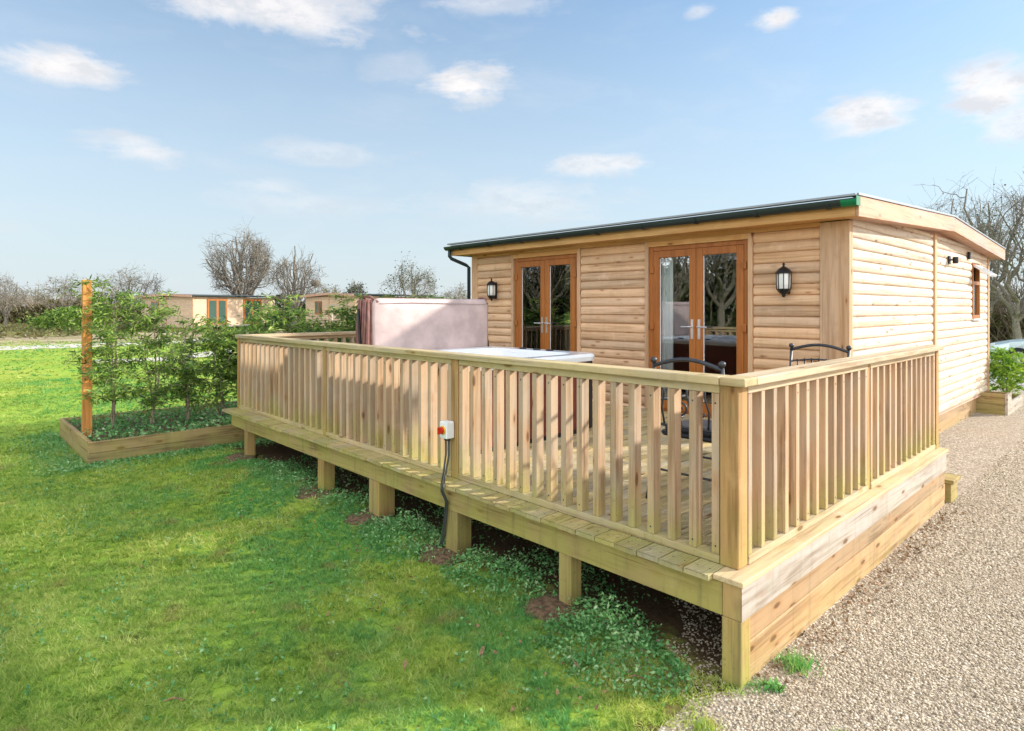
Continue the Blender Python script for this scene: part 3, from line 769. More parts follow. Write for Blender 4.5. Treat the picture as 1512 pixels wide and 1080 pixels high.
# lanterns
def lantern(loc, lab):
    L = empty('wall_lantern', loc, label=lab, cat='lantern', group='wall lanterns on the cabin front'); 
    MB().box(-.035, .035, .045, .062, -.12, .15).build('backplate', 'black', L, bevel=.006)
    hexr = lambda r, z: (r, z)
    MB().lathe([(.006, .215), (.014, .205), (.014, .19), (.006, .18), (.02, .172), (.055, .15), (.082, .115), (.085, .105), (.078, .10)][::-1], (0, -.03, 0), 8).build('cap', 'black', L)
    MB().lathe([(.008, -.155), (.02, -.14), (.022, -.125), (.045, -.11), (.07, -.075), (.078, -.065)], (0, -.03, 0), 8).build('base', 'black', L)
    MB().lathe([(.060, -.064), (.068, -.02), (.068, .06), (.062, .099)], (0, -.03, 0), 8).build('lamp_glass', 'frost', L)
    cg = MB()
    for q in range(8):
        a = 2*math.pi*(q+.5)/8
        cg.tube([(.071*math.cos(a), -.03+.071*math.sin(a), -.066), (.075*math.cos(a), -.03+.075*math.sin(a), .101)], .0048, 5)
    cg.build('cage_bars', 'black', L)
    MB().tube([(0, .045, .02), (0, .0, .03), (0, -.0, .03)], .012, 6).build('bracket', 'black', L)
    return L
lantern((-1.42, Y0-.095, 1.58), 'black wall lantern between the right hand doors and the cabin corner')
lantern((-6.16, Y0-.095, 1.58), 'black wall lantern at the left end of the cabin front above the hot tub')
sl = empty('wall_lamp', (X1+.03, 8.15, 2.02), label='small black spot lamp high on the gable wall of the cabin', cat='lamp')
MB().box(.001, .02, -.05, .05, -.06, .06).build('backplate', 'black', sl, bevel=.004)
MB().tube([(.02, 0, 0), (.05, 0, 0)], .012, 8).build('arm', 'black', sl)
MB().lathe([(.03, -.05), (.036, -.046), (.036, .042), (.03, .046)], (.085, 0, -.005), 14).build('lamp_head', 'black', sl)
al = empty('alarm_box', (X1+.03, 9.45, 2.16), label='tiny dark vent box high on the gable wall near the window', cat='vent')
MB().box(.001, .035, -.045, .045, -.06, .06).build('housing', 'black', al, bevel=.005)
MB().box(.036, .04, -.03, .03, -.04, .04).build('grille', 'iron', al)

# ------------------------------------------------------------------ hot tub and cover
tub = empty('hot_tub', (-3.57, 1.5, 0), label='square hot tub with white rim and mahogany coloured side panels, on the deck', cat='hot tub'); A = Rel(tub)
TX0, TX1, TY0, TY1, TH = -4.42, -2.74, .55, 2.36, .83
def rsq(x0, x1, y0, y1, r, z, n=6):
    out = []
    for cx, cy, a0 in ((x1-r, y1-r, 0), (x0+r, y1-r, 90), (x0+r, y0+r, 180), (x1-r, y0+r, 270)):
        for i in range(n+1):
            a = R(a0+90*i/n); out.append((cx+r*math.cos(a), cy+r*math.sin(a), z))
    return out
e = .05
cb = MB()
def planks(mb, x0, x1, y0, y1):
    n = 14
    for i in range(n):
        a = x0+(x1-x0)*i/n; b = x0+(x1-x0)*(i+1)/n
        mb.box(a+.002, b-.002, y0, y0+.02, .05, TH-.06).box(a+.002, b-.002, y1-.02, y1, .05, TH-.06)
        a = y0+(y1-y0)*i/n; b = y0+(y1-y0)*(i+1)/n
        mb.box(x0, x0+.02, a+.002, b-.002, .05, TH-.06).box(x1-.02, x1, a+.002, b-.002, .05, TH-.06)
planks(cb, TX0+e+.09, TX1-e-.09, TY0+e, TY1-e)
cb2 = MB(); n = 14
A.part(MB().box(TX0+e+.09, TX1-e-.09, TY0+e, TY0+e+.02, .05, TH-.06).box(TX0+e+.09, TX1-e-.09, TY1-e-.02, TY1-e, .05, TH-.06).box(TX0+e, TX0+e+.02, TY0+e+.09, TY1-e-.09, .05, TH-.06).box(TX1-e-.02, TX1-e, TY0+e+.09, TY1-e-.09, .05, TH-.06), 'side_panel', 'maho')
for cx, cy in ((TX0+e, TY0+e), (TX1-e-.09, TY0+e), (TX0+e, TY1-e-.09), (TX1-e-.09, TY1-e-.09)):
    A.part(MB().box(cx-.004, cx+.094, cy-.004, cy+.094, .03, TH-.06), 'corner_panel', 'blackp', bevel=.02)
A.part(MB().box(TX0+e+.03, TX1-e-.03, TY0+e+.03, TY1-e-.03, .0, .05), 'base', 'blackp')
A.part(MB().loft([rsq(TX0, TX1, TY0, TY1, .14, TH-.075), rsq(TX0-.008, TX1+.008, TY0-.008, TY1+.008, .145, TH-.03), rsq(TX0+.01, TX1-.01, TY0+.01, TY1-.01, .14, TH), rsq(TX0+.16, TX1-.16, TY0+.16, TY1-.16, .2, TH-.004),
    rsq(TX0+.19, TX1-.19, TY0+.19, TY1-.19, .2, TH-.03), rsq(TX0+.24, TX1-.24, TY0+.24, TY1-.24, .2, TH-.35), rsq(TX0+.3, TX1-.3, TY0+.3, TY1-.3, .2, TH-.5)]), 'shell', 'white', smooth=False)
A.part(MB().loft([rsq(TX0+.205, TX1-.205, TY0+.205, TY1-.205, .2, TH-.135), rsq(TX0+.205, TX1-.205, TY0+.205, TY1-.205, .2, TH-.13)]), 'water', 'water')
for q, (px_, py_) in enumerate(((-3.80, 2.26), (-3.57, 2.26), (-3.36, 2.25))):
    A.part(MB().lathe([(.055, 0), (.052, .012), (.03, .018)], (px_, py_, TH-.003), 14, .55), 'control_knob', 'blackp')
cov = empty('hot_tub_cover', (-4.58, 1.46, .5), label='folded hot tub cover standing upright, pale pink inside with brown vinyl edges', cat='hot tub cover'); A = Rel(cov)
def soft(x0, x1, y0, y1, z0, z1, lean=0):
    mb = MB().box(x0, x1, y0, y1, z0, z1)
    mb.v = [(x+(z-z0)*lean, y, z) for x, y, z in mb.v]; return mb
A.part(soft(-4.56, -4.465, .62, 2.30, .56, 1.40), 'cover_half', 'vinyl', bevel=.035)
A.part(soft(-4.70, -4.58, .61, 2.31, .56, 1.415), 'cover_half', 'vinyl', bevel=.04)
def ryz(y0, y1, z0, z1, r, x, sag=0):
    return [(x+sag*math.sin(9*b+4*c), b, c) for b, c, _ in rsq(y0, y1, z0, z1, r, 0, 7)]
A.part(MB().loft([ryz(.66, 2.27, .60, 1.405, .07, -4.475), ryz(.64, 2.29, .59, 1.418, .08, -4.458, .003), ryz(.67, 2.26, .62, 1.395, .08, -4.438, .004), ryz(.80, 2.12, .72, 1.28, .07, -4.424, .006), ryz(1.1, 1.8, .9, 1.1, .05, -4.420, .002)]), 'lining', 'lining', smooth=True)
A.part(MB().tube([(-4.43, .72, 1.36), (-4.42, 1.1, 1.372), (-4.42, 1.7, 1.365), (-4.43, 2.22, 1.36)], .006, 5), 'seam', 'lining')
A.part(MB().tube([(-4.70, .66, 1.38), (-4.60, .63, 1.436), (-4.52, .66, 1.428), (-4.44, .70, 1.37)], .016, 6).tube([(-4.70, 2.27, 1.38), (-4.6, 2.29, 1.436), (-4.52, 2.29, 1.428), (-4.44, 2.26, 1.36)], .016, 6), 'strap', 'vinyl')
# crumpled skirt folds on the near end
fold = MB()
for q in range(5):
    yq = .598-.006*(q % 2); xq = -4.69+.05*q
    fold.tube([(xq, yq, .58), (xq+.012*math.sin(q*2), yq-.008, .85), (xq-.012*math.cos(q), yq+.004, 1.12), (xq+.008, yq+.01, 1.40)], [.018, .024, .018, .012], 7)
A.part(fold, 'skirt_fold', 'vinyl', smooth=True)
A.part(MB().tube([(-4.50, .56, .40), (-4.58, .56, .95), (-4.64, .575, 1.30)], .014, 7), 'lifter_arm', 'black')
A.part(MB().tube([(-4.50, 2.38, .40), (-4.58, 2.38, .95), (-4.64, 2.36, 1.30)], .014, 7), 'lifter_arm', 'black')

# ------------------------------------------------------------------ chairs and table
def chair(loc, rz, lab):
    c = empty('garden_chair', loc, rz, label=lab, cat='chair', group='iron chairs at the deck table')
    w = .255
    def arch(z0, rise, y0, r, ww=w, m=14):
        return [(-ww+2*ww*i/m, y0, z0+rise*math.sin(math.pi*i/m)) for i in range(m+1)]
    for s in (-1, 1):
        MB().tube([(s*w, -.13, 0), (s*w, -.05, .25), (s*w, 0, .44), (s*w, -.015, .65), (s*w, -.05, .925)], [.014, .013, .013, .012, .013], 8).build('leg', 'iron', c, smooth=True)
        MB().lathe([(.004, -.02), (.018, -.012), (.024, .004), (.02, .018), (.006, .026)], (s*w, -.052, .945), 10).build('finial', 'iron', c, smooth=True)
        MB().tube([(s*w*.96, .50, 0), (s*w*.98, .46, .22), (s*w*.98, .44, .44), (s*w, .43, .60), (s*w*1.03, .38, .655), (s*w*1.03, .2, .66), (s*w, -.015, .67)], .012, 8).build('leg', 'iron', c, smooth=True)
        sc = MB(); th = [i*.42 for i in range(15)]
        sc.tube([(s*w, .30+.004*0+ (.012+.009*a)*math.cos(a), .56+(.012+.009*a)*math.sin(a)) for a in th], .007, 6).build('scroll', 'iron', c, smooth=True)
    MB().tube(arch(.91, .055, -.048, .012), .014, 8).build('top_rail', 'iron', c, smooth=True)
    bk = MB().tube(arch(.80, .03, -.036, .008), .008, 6).tube(arch(.50, .0, -.004, .008), .010, 6)
    for i in range(-3, 4):
        x = i*.066
        bk.tube([(x, -.004, .50), (x+.014*math.copysign(1, x+.001), -.018, .62), (x-.012*math.copysign(1, x+.001), -.03, .72), (x, -.045, .815+.028*math.cos(x/w*1.57))], .007, 6)
    for s in (-1, 1):
        bk.tube([(s*(.06+(.01+.010*a)*math.cos(a)), -.022, .64+(.01+.010*a)*math.sin(a)) for a in [i*.45 for i in range(14)]], .007, 6)
    bk.build('backrest', 'iron', c, smooth=True)
    MB().loft([rsq(-w+.01, w-.01, .0, .45, .06, .425), rsq(-w, w, -.01, .46, .07, .44), rsq(-w+.01, w-.01, .0, .45, .06, .455)]).build('seat', 'black', c)
    MB().loft([rsq(-w+.03, w-.03, .02, .43, .06, .456), rsq(-w+.02, w-.02, .01, .44, .06, .475), rsq(-w+.04, w-.04, .03, .42, .06, .492)]).build('cushion', 'iron', c)
    MB().tube([(-w, -.06, .2), (w, -.06, .2)], .008, 6).build('stretcher', 'iron', c); MB().tube([(-w*.98, .465, .2), (w*.98, .465, .2)], .008, 6).build('stretcher', 'iron', c)
    return c
chair((-.80, .90, .0), 0, 'dark iron garden chair with arched back nearest the front railing')
chair((-.82, 3.16, .0), math.pi, 'dark iron garden chair with arched back nearest the cabin corner lantern')
tb = empty('garden_table', (-.82, 2.05, 0), label='small round dark iron table between the two iron chairs', cat='table')
MB().lathe([(.33, .70), (.345, .705), (.345, .72), (.33, .725)], (0, 0, 0), 32).build('tabletop', 'iron', tb)
for q in range(4):
    a = R(45+90*q); c_, s_ = math.cos(a), math.sin(a)
    MB().tube([(c_*.27, s_*.27, 0), (c_*.12, s_*.12, .22), (c_*.05, s_*.05, .42), (c_*.14, s_*.14, .60), (c_*.24, s_*.24, .70)], .011, 7).build('leg', 'iron', tb, smooth=True)
MB().lathe([(.13, .24), (.14, .245), (.14, .255), (.13, .26)], (0, 0, 0), 20).build('lower_ring', 'iron', tb)

# ------------------------------------------------------------------ isolator switch with cables
sw = empty('isolator_switch', (-2.40, .11, .375), label='white electrical switch box with red and yellow knob on the front railing post', cat='switch box')
MB().box(-.045, .045, -.075, .0, -.065, .065).build('housing', 'whitep', sw, bevel=.008)
MB().tube([(0, -.076, .0), (0, -.084, 0)], .034, 16).build('dial_plate', 'yellow', sw)
kn = MB().tube([(0, -.085, .0), (0, -.112, 0)], [.026, .023], 14); kn.box(-.007, .007, -.125, -.10, -.026, .026); kn.build('knob', 'red', sw)
MB().tube([(-.018, -.035, -.065), (-.018, -.035, -.085)], .013, 8).tube([(.018, -.035, -.065), (.018, -.035, -.085)], .013, 8).build('gland', 'blackp', sw)
cab = MB()
for dx, q in ((-.018, 0), (.018, 1)):
    x = -2.40+dx
    cab.tube([(x, .075, .30), (x+.005, .072, .18), (x+.02-.008*q, .04, .06), (x+.08-.008*q, -.02, .022), (x+.135-.01*q, -.068, .008), (x+.145-.014*q, -.076, -.04), (x+.125-.016*q, -.02, -.13), (x+.105-.018*q, -.014, -.25), (x+.085-.02*q, -.014, -.38), (x+.06-.022*q, -.02, -.47), (x+.0-.02*q, -.04, G+.006)], .0075, 7)
tag(cab.build('power_cable', 'cable', None, smooth=True, loc=(-2.40, 0, G)), 'two dark cables dropping from the white switch box over the deck edge to the grass', 'cable')

# ------------------------------------------------------------------ raised bed, hedge shrubs, fresh post
bed = empty('raised_bed', (-8.3, 2.5, G), label='long low raised bed edged with old timber sleepers at the left of the deck', cat='raised bed'); A = Rel(bed)
BX0, BX1, BY0, BY1 = -9.40, -7.20, -1.48, 7.6
t_ = .05
for z0, z1 in ((G, G+.128), (G+.131, G+.26)):
    pass
A.part(MB().box(BX0, BX1-.052, BY0, BY0+t_, G-.02, G+.128).box(BX0, BX1-.052, BY0+.003, BY0+t_, G+.131, G+.262), 'front_board', 'oldwood_x', bevel=.005)
mb = MB()
for ya, yb in ((BY0, 1.1), (1.103, 3.9), (3.903, BY1)):
    mb.box(BX1-t_, BX1, ya, yb, G-.02, G+.128).box(BX1-t_, BX1-.003, ya, yb, G+.131, G+.26)
A.part(mb, 'side_board', 'oldwood_y', bevel=.005)
A.part(MB().box(BX0, BX0+t_, BY0+t_+.002, BY1, G-.02, G+.26), 'side_board', 'oldwood_y', bevel=.005)
A.part(MB().box(BX0+t_, BX1-t_, BY1-t_, BY1, G-.02, G+.26), 'back_board', 'oldwood_x', bevel=.005)
A.part(MB().box(BX0+t_+.002, BX1-t_-.002, BY0+t_+.002, BY1-t_-.002, G, G+.20), 'soil', 'soil')
V, Fc = leaves(np.stack([rng.uniform(BX0+.1, BX1-.07, 15000), rng.uniform(BY0+.08, 5.5, 15000), G+.19+.13*rng.random(15000)**1.5], 1), .045, .5)
tag(npmesh('ground_cover', V, Fc, 'weed'), 'low green ground cover filling the raised bed under the shrubs', 'ground cover', kind='stuff')
gp = MB().box(-.05, .05, -.05, .05, -.25, 1.94)
fp = gp.build('timber_post', 'orange', None, bevel=.004, loc=(0, 0, 0)); fp.location = (-8.09, -1.355, -.27)
tag(fp, 'tall fresh orange brown square timber post standing at the front of the raised bed', 'post')

def shrub(loc, h, w, nl, seed, lab=None, group=None, mat='hedge', leaf=.078, stems=3, src=None):
    r_ = np.random.default_rng(seed); random.seed(seed)
    root = empty('shrub', loc, random.uniform(0, 6), label=lab, cat='shrub', group=group)
    mb = MB(); P = []
    for s in range(stems):
        a = random.uniform(0, 6.28); lean = random.uniform(.02, .16)*w
        p = Vector((random.uniform(-.04, .04), random.uniform(-.04, .04), 0)); top = h*random.uniform(.75, 1.0)
        pts = [p.copy()]
        m = 9
        for i in range(1, m+1):
            t = i/m
            pts.append(Vector((p.x+math.cos(a)*lean*t+.03*math.sin(t*7+s), p.y+math.sin(a)*lean*t+.03*math.cos(t*6+s), top*t)))
        mb.tube(pts, [.014*(1-.8*i/m) for i in range(m+1)], 6)
        # side fronds
        for i in range(26):
            t = random.uniform(.20, 1.0)
            q = min(m-1, int(t*m)); b0 = pts[q].lerp(pts[q+1], t*m-q)
            aa = random.uniform(0, 6.28); L = w*(.62-.30*abs(t-.5))*random.uniform(.4, 1.2); lift = random.uniform(.35, 1.35)
            fr = [b0]
            for k_ in range(1, 6):
                u = k_/5
                fr.append(b0+Vector((math.cos(aa)*L*u, math.sin(aa)*L*u, L*(lift*u-.75*u*u)+random.uniform(-.01, .01))))
            mb.tube(fr, [.005, .004, .004, .003, .003, .002], 4, cap=False)
            cnt = int(nl/(stems*26))
            for _ in range(cnt):
                u = random.random()**.7; kk = min(4, int(u*5)); f0 = fr[kk].lerp(fr[kk+1], u*5-kk)
                P.append((f0.x+random.gauss(0, .028), f0.y+random.gauss(0, .028), f0.z+random.gauss(0, .022)))
    mb.build('stem', 'stem', root)
    V, Fc = leaves(np.array(P), leaf, .21, 1.0, .35, r_)
    npmesh('foliage', V, Fc, mat, root)
    return root
zb = G+.19
near = [((-8.02, -1.08), 2.15, .9, 3400, 'leafy green shrub closest to the orange timber post, arching to its left and right'),
        ((-7.95, -.66), 1.85, .70, 2400, 'slim shrub second from the orange timber post in the raised bed'),
        ((-8.05, -.22), 1.70, .70, 2400, 'low shrub in the middle of the near raised bed, third from the orange post'),
        ((-7.98, .22), 1.72, .8, 3000, 'dense shrub standing just left of the deck corner, fourth from the orange post')]
protos = []
for i, ((x, y), h, w, nl, lab) in enumerate(near): protos.append(shrub((x, y, zb), h, w, nl, 11+i, lab, 'shrubs in the raised bed'))
y = .62; i = 0
while y < 6.6:
    c = copy_tree(protos[(3, 1, 2, 3, 1)[i % 5]]); c.location = (-8.0+random.uniform(-.18, .18), y, zb)
    c.rotation_euler = (0, 0, random.uniform(0, 6.28)); s = random.uniform(.93, 1.02); c.scale = (s*1.3, s*1.3, s)
    c['label'] = 'green hedge shrub seen over the left end of the deck railing'; c['group'] = 'hedge shrubs behind the deck'
    y += .46 if y < 1.6 else .28; i += 1
for i in range(9):   # a second, looser row
    c = copy_tree(protos[i % 4]); c.location = (-8.6, 1.2+i*.5, zb); c.rotation_euler = (0, 0, 1.1+i*2); c.scale = (.9, .9, .86)
    c['label'] = 'green hedge shrub seen over the left end of the deck railing'; c['group'] = 'hedge shrubs behind the deck'

# weeds along and under the deck edge
P = []
clumps = [(-.62, -.22, .33, 1700, .26), (-.85, .05, .25, 500, .16), (-1.75, -.05, .32, 1100, .16), (-2.75, -.08, .38, 1500, .18), (-1.45, .25, .35, 500, .14), (-3.75, -.02, .3, 700, .14), (-4.7, -.02, .35, 900, .12), (-5.4, .0, .35, 900, .12), (-5.0, .4, .7, 900, .1), (-2.4, .6, .6, 500, .10), (-3.4, .6, .6, 500, .10), (-1.3, .7, .5, 300, .1)]
for (x, y, r_, n, h) in clumps:
    a = rng.random(n)*6.28; rr = r_*np.sqrt(rng.random(n)); rad = rr/r_
    lump = .45+.55*np.clip(patch_noise(x+rr*np.cos(a), y+rr*np.sin(a), 9)*1.6+.5, 0, 1)
    P.append(np.stack([x+rr*np.cos(a)*1.35, y+rr*np.sin(a)*.85, G+.01+h*1.25*(1-rad**1.5)*lump*rng.random(n)], 1))
P = np.concatenate(P); P = np.concatenate([P, P+rng.normal(size=P.shape)*.02]); P[:, 2] = np.maximum(P[:, 2], G+.005); V, Fc = leaves(P, .023, .5, .9)
tag(npmesh('weeds', V, Fc, 'weed'), 'green leafy weeds growing along and under the front edge of the deck', 'weeds', kind='stuff')
P = np.stack([rng.uniform(-9.7, -6.9, 2600), -1.5-.22*np.abs(rng.normal(size=2600)), np.full(2600, G+.02)], 1)
P2 = np.stack([-7.18+.18*np.abs(rng.normal(size=2600)), rng.uniform(-1.5, .6, 2600), np.full(2600, G+.02)], 1)
V, Fc = leaves(np.concatenate([P, P2]), .035, .4)
tag(npmesh('rough_grass', V, Fc, 'weed'), 'rough grass and litter along the foot of the raised bed', 'grass', kind='stuff')

# weed tufts on the gravel
def tuft(loc, r_, h, n, lab, mat='blade', bl=True):
    P = np.stack([rng.normal(size=n)*r_*.4, rng.normal(size=n)*r_*.4, np.zeros(n)], 1)
    if bl: V, Fc = blades(P, h*(.5+.6*rng.random(n)), np.full(n, .006), .9)
    else:
        P[:, 2] = h*rng.random(n); V, Fc = leaves(P, .03, .5)
    o = npmesh('weed_tuft', V, Fc, mat); o.location = loc; tag(o, lab, 'weed', 'weed tufts on the gravel')
tuft((.10, .38, G), .11, .08, 220, 'largest grassy weed tuft against the foot of the deck skirt')
tuft((.10, .12, G), .04, .03, 90, 'small bright green weed just in front of the grassy tuft by the deck skirt', bl=False)
tuft((.46, -.02, G), .06, .04, 160, 'flat olive tuft in the gravel beside the deck corner')
tuft((.34, -.20, G), .03, .025, 60, 'tiny dark green weed alone in the gravel near the bottom edge', bl=False)
tuft((.98, 1.63, G), .05, .03, 110, 'lone small green weed farther out on the gravel at the right', bl=False)
tuft((.02, -.38, G), .10, .05, 240, 'pale green grass tuft where the lawn meets the gravel')

# fallen leaves on the lawn
def dead_leaf(px, py, lab, s=.05):
    dep = 1.83*909/(py-455); loc = at(px, dep, G+.035)
    n = 8; mb = MB(); vs = []
    for i in range(n+1):
        t = i/n; w = .22*math.sin(math.pi*t)**.8*s
        vs.append(((t-.5)*s, -w, .012*math.cos(t*3)), ); vs.append(((t-.5)*s, w, .012*math.cos(t*3)+.006))
    mb.v = vs; mb.f = [(2*i, 2*i+2, 2*i+3, 2*i+1) for i in range(n)]
    o = mb.build('fallen_leaf', 'dry'); so = o.modifiers.new('thick', 'SOLIDIFY'); so.thickness = .001
    o.location = loc; o.rotation_euler = (random.uniform(-.4, .4), random.uniform(-.3, .3), random.uniform(0, 6.28)); tag(o, lab, 'leaf', 'fallen leaves on the lawn')
dead_leaf(712, 972, 'brown fallen leaf on the lawn left of the big weed clump', .06)
dead_leaf(598, 992, 'pale brown fallen leaf lying on the lawn at the bottom centre', .05)
dead_leaf(376, 950, 'small brown fallen leaf on the sunny lawn at lower left', .05)
dead_leaf(850, 990, 'reddish fallen leaf at the edge of the big weed clump', .06)
dead_leaf(588, 938, 'thin curled leaf on the lawn between the deck and the bottom edge', .045)
def twig(px, py, lab, L, rz):
    dep = 1.83*909/(py-455); loc = at(px, dep, G+.035)
    o = MB().tube([(-L/2, 0, 0), (-L*.1, .01, .008), (L/2, -.006, .004)], .004, 5).build('twig', 'dry'); o.location = loc; o.rotation_euler = (0, 0, rz)
    tag(o, lab, 'twig', 'twigs on the lawn')
twig(258, 1046, 'pale dry twig on the lawn near the bottom left', .09, .9)
twig(940, 1012, 'pale dry twig at the foot of the big weed clump', .07, .5)

# ------------------------------------------------------------------ planter and laurel by the cabin's far corner
pl = empty('planter_box', (-.6, 11.3, G), label='low stepped timber planter box against the far corner of the cabin on the gravel', cat='planter'); A = Rel(pl)
A.part(MB().box(-.87, -.47, 10.46, 10.50, G, G+.175).box(-.87, -.47, 10.463, 10.50, G+.18, G+.36), 'near_board', 'oldwood_x', bevel=.004)
A.part(MB().box(-.468, -.425, 10.46, 12.2, G, G+.20), 'side_board', 'greyboard', bevel=.004)
A.part(MB().box(-.468, -.425, 10.463, 10.85, G+.203, G+.36), 'side_board', 'greyboard', bevel=.004)
A.part(MB().box(-.87, -.47, 10.83, 10.87, G, G+.35), 'divider', 'oldwood_x')
A.part(MB().box(-.87, -.47, 12.16, 12.2, G, G+.20), 'far_board', 'oldwood_x')
A.part(MB().box(-.865, -.475, 10.505, 12.155, G, G+.13), 'soil', 'soil')
def bush(name, loc, rx, rz, n, leaf, mat, lab, cat='shrub', group=None, seed=1, asp=.4, lumps=9):
    r_ = np.random.default_rng(seed); root = empty(name, loc, label=lab, cat=cat, group=group)
    P = []
    C_ = [(r_.normal()*.42*rx, r_.normal()*.42*rx, rz*(.25+.65*r_.random())) for _ in range(lumps)]
    for c in C_:
        k_ = n//lumps; d = r_.normal(size=(k_, 3)); d /= np.linalg.norm(d, axis=1)[:, None]
        rr = (.35+.65*r_.random(k_)**.5)[:, None]*np.array([rx*.48, rx*.48, rz*.34])
        P.append(np.array(c)+d*rr)
    P = np.concatenate(P); P = P[P[:, 2] > .01]
    V, Fc = leaves(P, leaf, asp, 1, .0, r_); npmesh('foliage', V, Fc, mat, root)
    mb = MB()
    for c in C_: mb.tube([(0, 0, 0), (c[0]*.4, c[1]*.4, c[2]*.5), c], [.02*rx, .015*rx, .006*rx], 5)
    mb.build('stem', 'stem', root)
    return root
bush('laurel_bush', (-.60, 11.45, G+.15), .42, .78, 1500, .085, 'laurel', 'bright yellow green laurel bush growing beside the far corner of the cabin', seed=4)
bush('laurel_bush', (.35, 13.2, G), .38, .5, 900, .08, 'laurel', 'low green bush at the right edge of the frame by the road', seed=9)

# ------------------------------------------------------------------ parked car
car = empty('parked_car', (0, 22.0, G+.008), R(180), label='pale silver green hatchback parked beyond the road at the right edge', cat='car')
def ring_car(x, zs, ws):
    return [(x, -w, z) for z, w in zip(zs, ws)] + [(x, w, z) for z, w in reversed(list(zip(zs, ws)))]
st_ = []
for x, zt in ((-2.0, .62), (-1.93, .74), (-1.5, .84), (-1.0, .90), (-.95, .91), (-.2, .92), (.9, .93), (1.6, .93), (1.95, .88), (2.05, .70)):
    sh = 1-.12*max(0, abs(x)-1.6)/.45
    st_.append(ring_car(x, (.22, .30, .55, zt-.08, zt), (.78*sh, .84*sh, .86*sh, .83*sh, .74*sh)))
# nose at +x in local frame once turned; keep symmetric widths
MB().loft(st_).build('body', 'carp', car, bevel=.02, smooth=False)
MB().loft([ring_car(x, (.90, z0, z1), (.74, w0, w1)) for x, z0, z1, w0, w1 in ((-1.05, .91, .915, .72, .70), (-.40, 1.22, 1.30, .64, .58), (.10, 1.33, 1.42, .62, .55), (1.0, 1.33, 1.42, .62, .55), (1.55, 1.22, 1.30, .62, .55), (1.90, .93, .94, .70, .66))]).build('window_glass', 'carg', car)
MB().loft([ring_car(x, (z0, z1), (.60, .54)) for x, z0, z1 in ((-.38, 1.29, 1.32), (.10, 1.41, 1.445), (1.0, 1.415, 1.45), (1.55, 1.29, 1.33))]).build('roof', 'carp', car)
pil = MB()
for s in (-1, 1):
    pil.tube([(-1.05, s*.73, .92), (-.38, s*.61, 1.30)], .03, 5).tube([(.35, s*.75, .92), (.30, s*.62, 1.40)], .035, 5).tube([(1.85, s*.70, .94), (1.5, s*.60, 1.31)], .06, 5)
pil.build('pillars', 'carp', car)
for s in (-1, 1):
    for wx in (-1.28, 1.30):
        w_ = MB().tube([(wx, s*.70, .31), (wx, s*.875, .31)], .31, 22).build('wheel', 'tyre', car)
        MB().tube([(wx, s*.876, .31), (wx, s*.885, .31)], .19, 16).build('rim', 'steel', w_)
    MB().box(-1.985, -1.86, s*.62-.14, s*.62+.14, .60, .72).build('headlight', 'lamp', car, bevel=.02)
    MB().box(-.82, -.70, s*.93-.09, s*.93+.09, .93, 1.05).build('mirror', 'carp', car, bevel=.02)
    MB().box(1.93, 2.03, s*.60-.10, s*.60+.10, .68, .84).build('tail_light', 'red', car, bevel=.01)
MB().box(-2.03, -1.99, -.26, .26, .42, .50).build('number_plate', 'whitep', car)
car.rotation_euler = (0, 0, 0); car.location = (-.35, 22.0, G+.008)

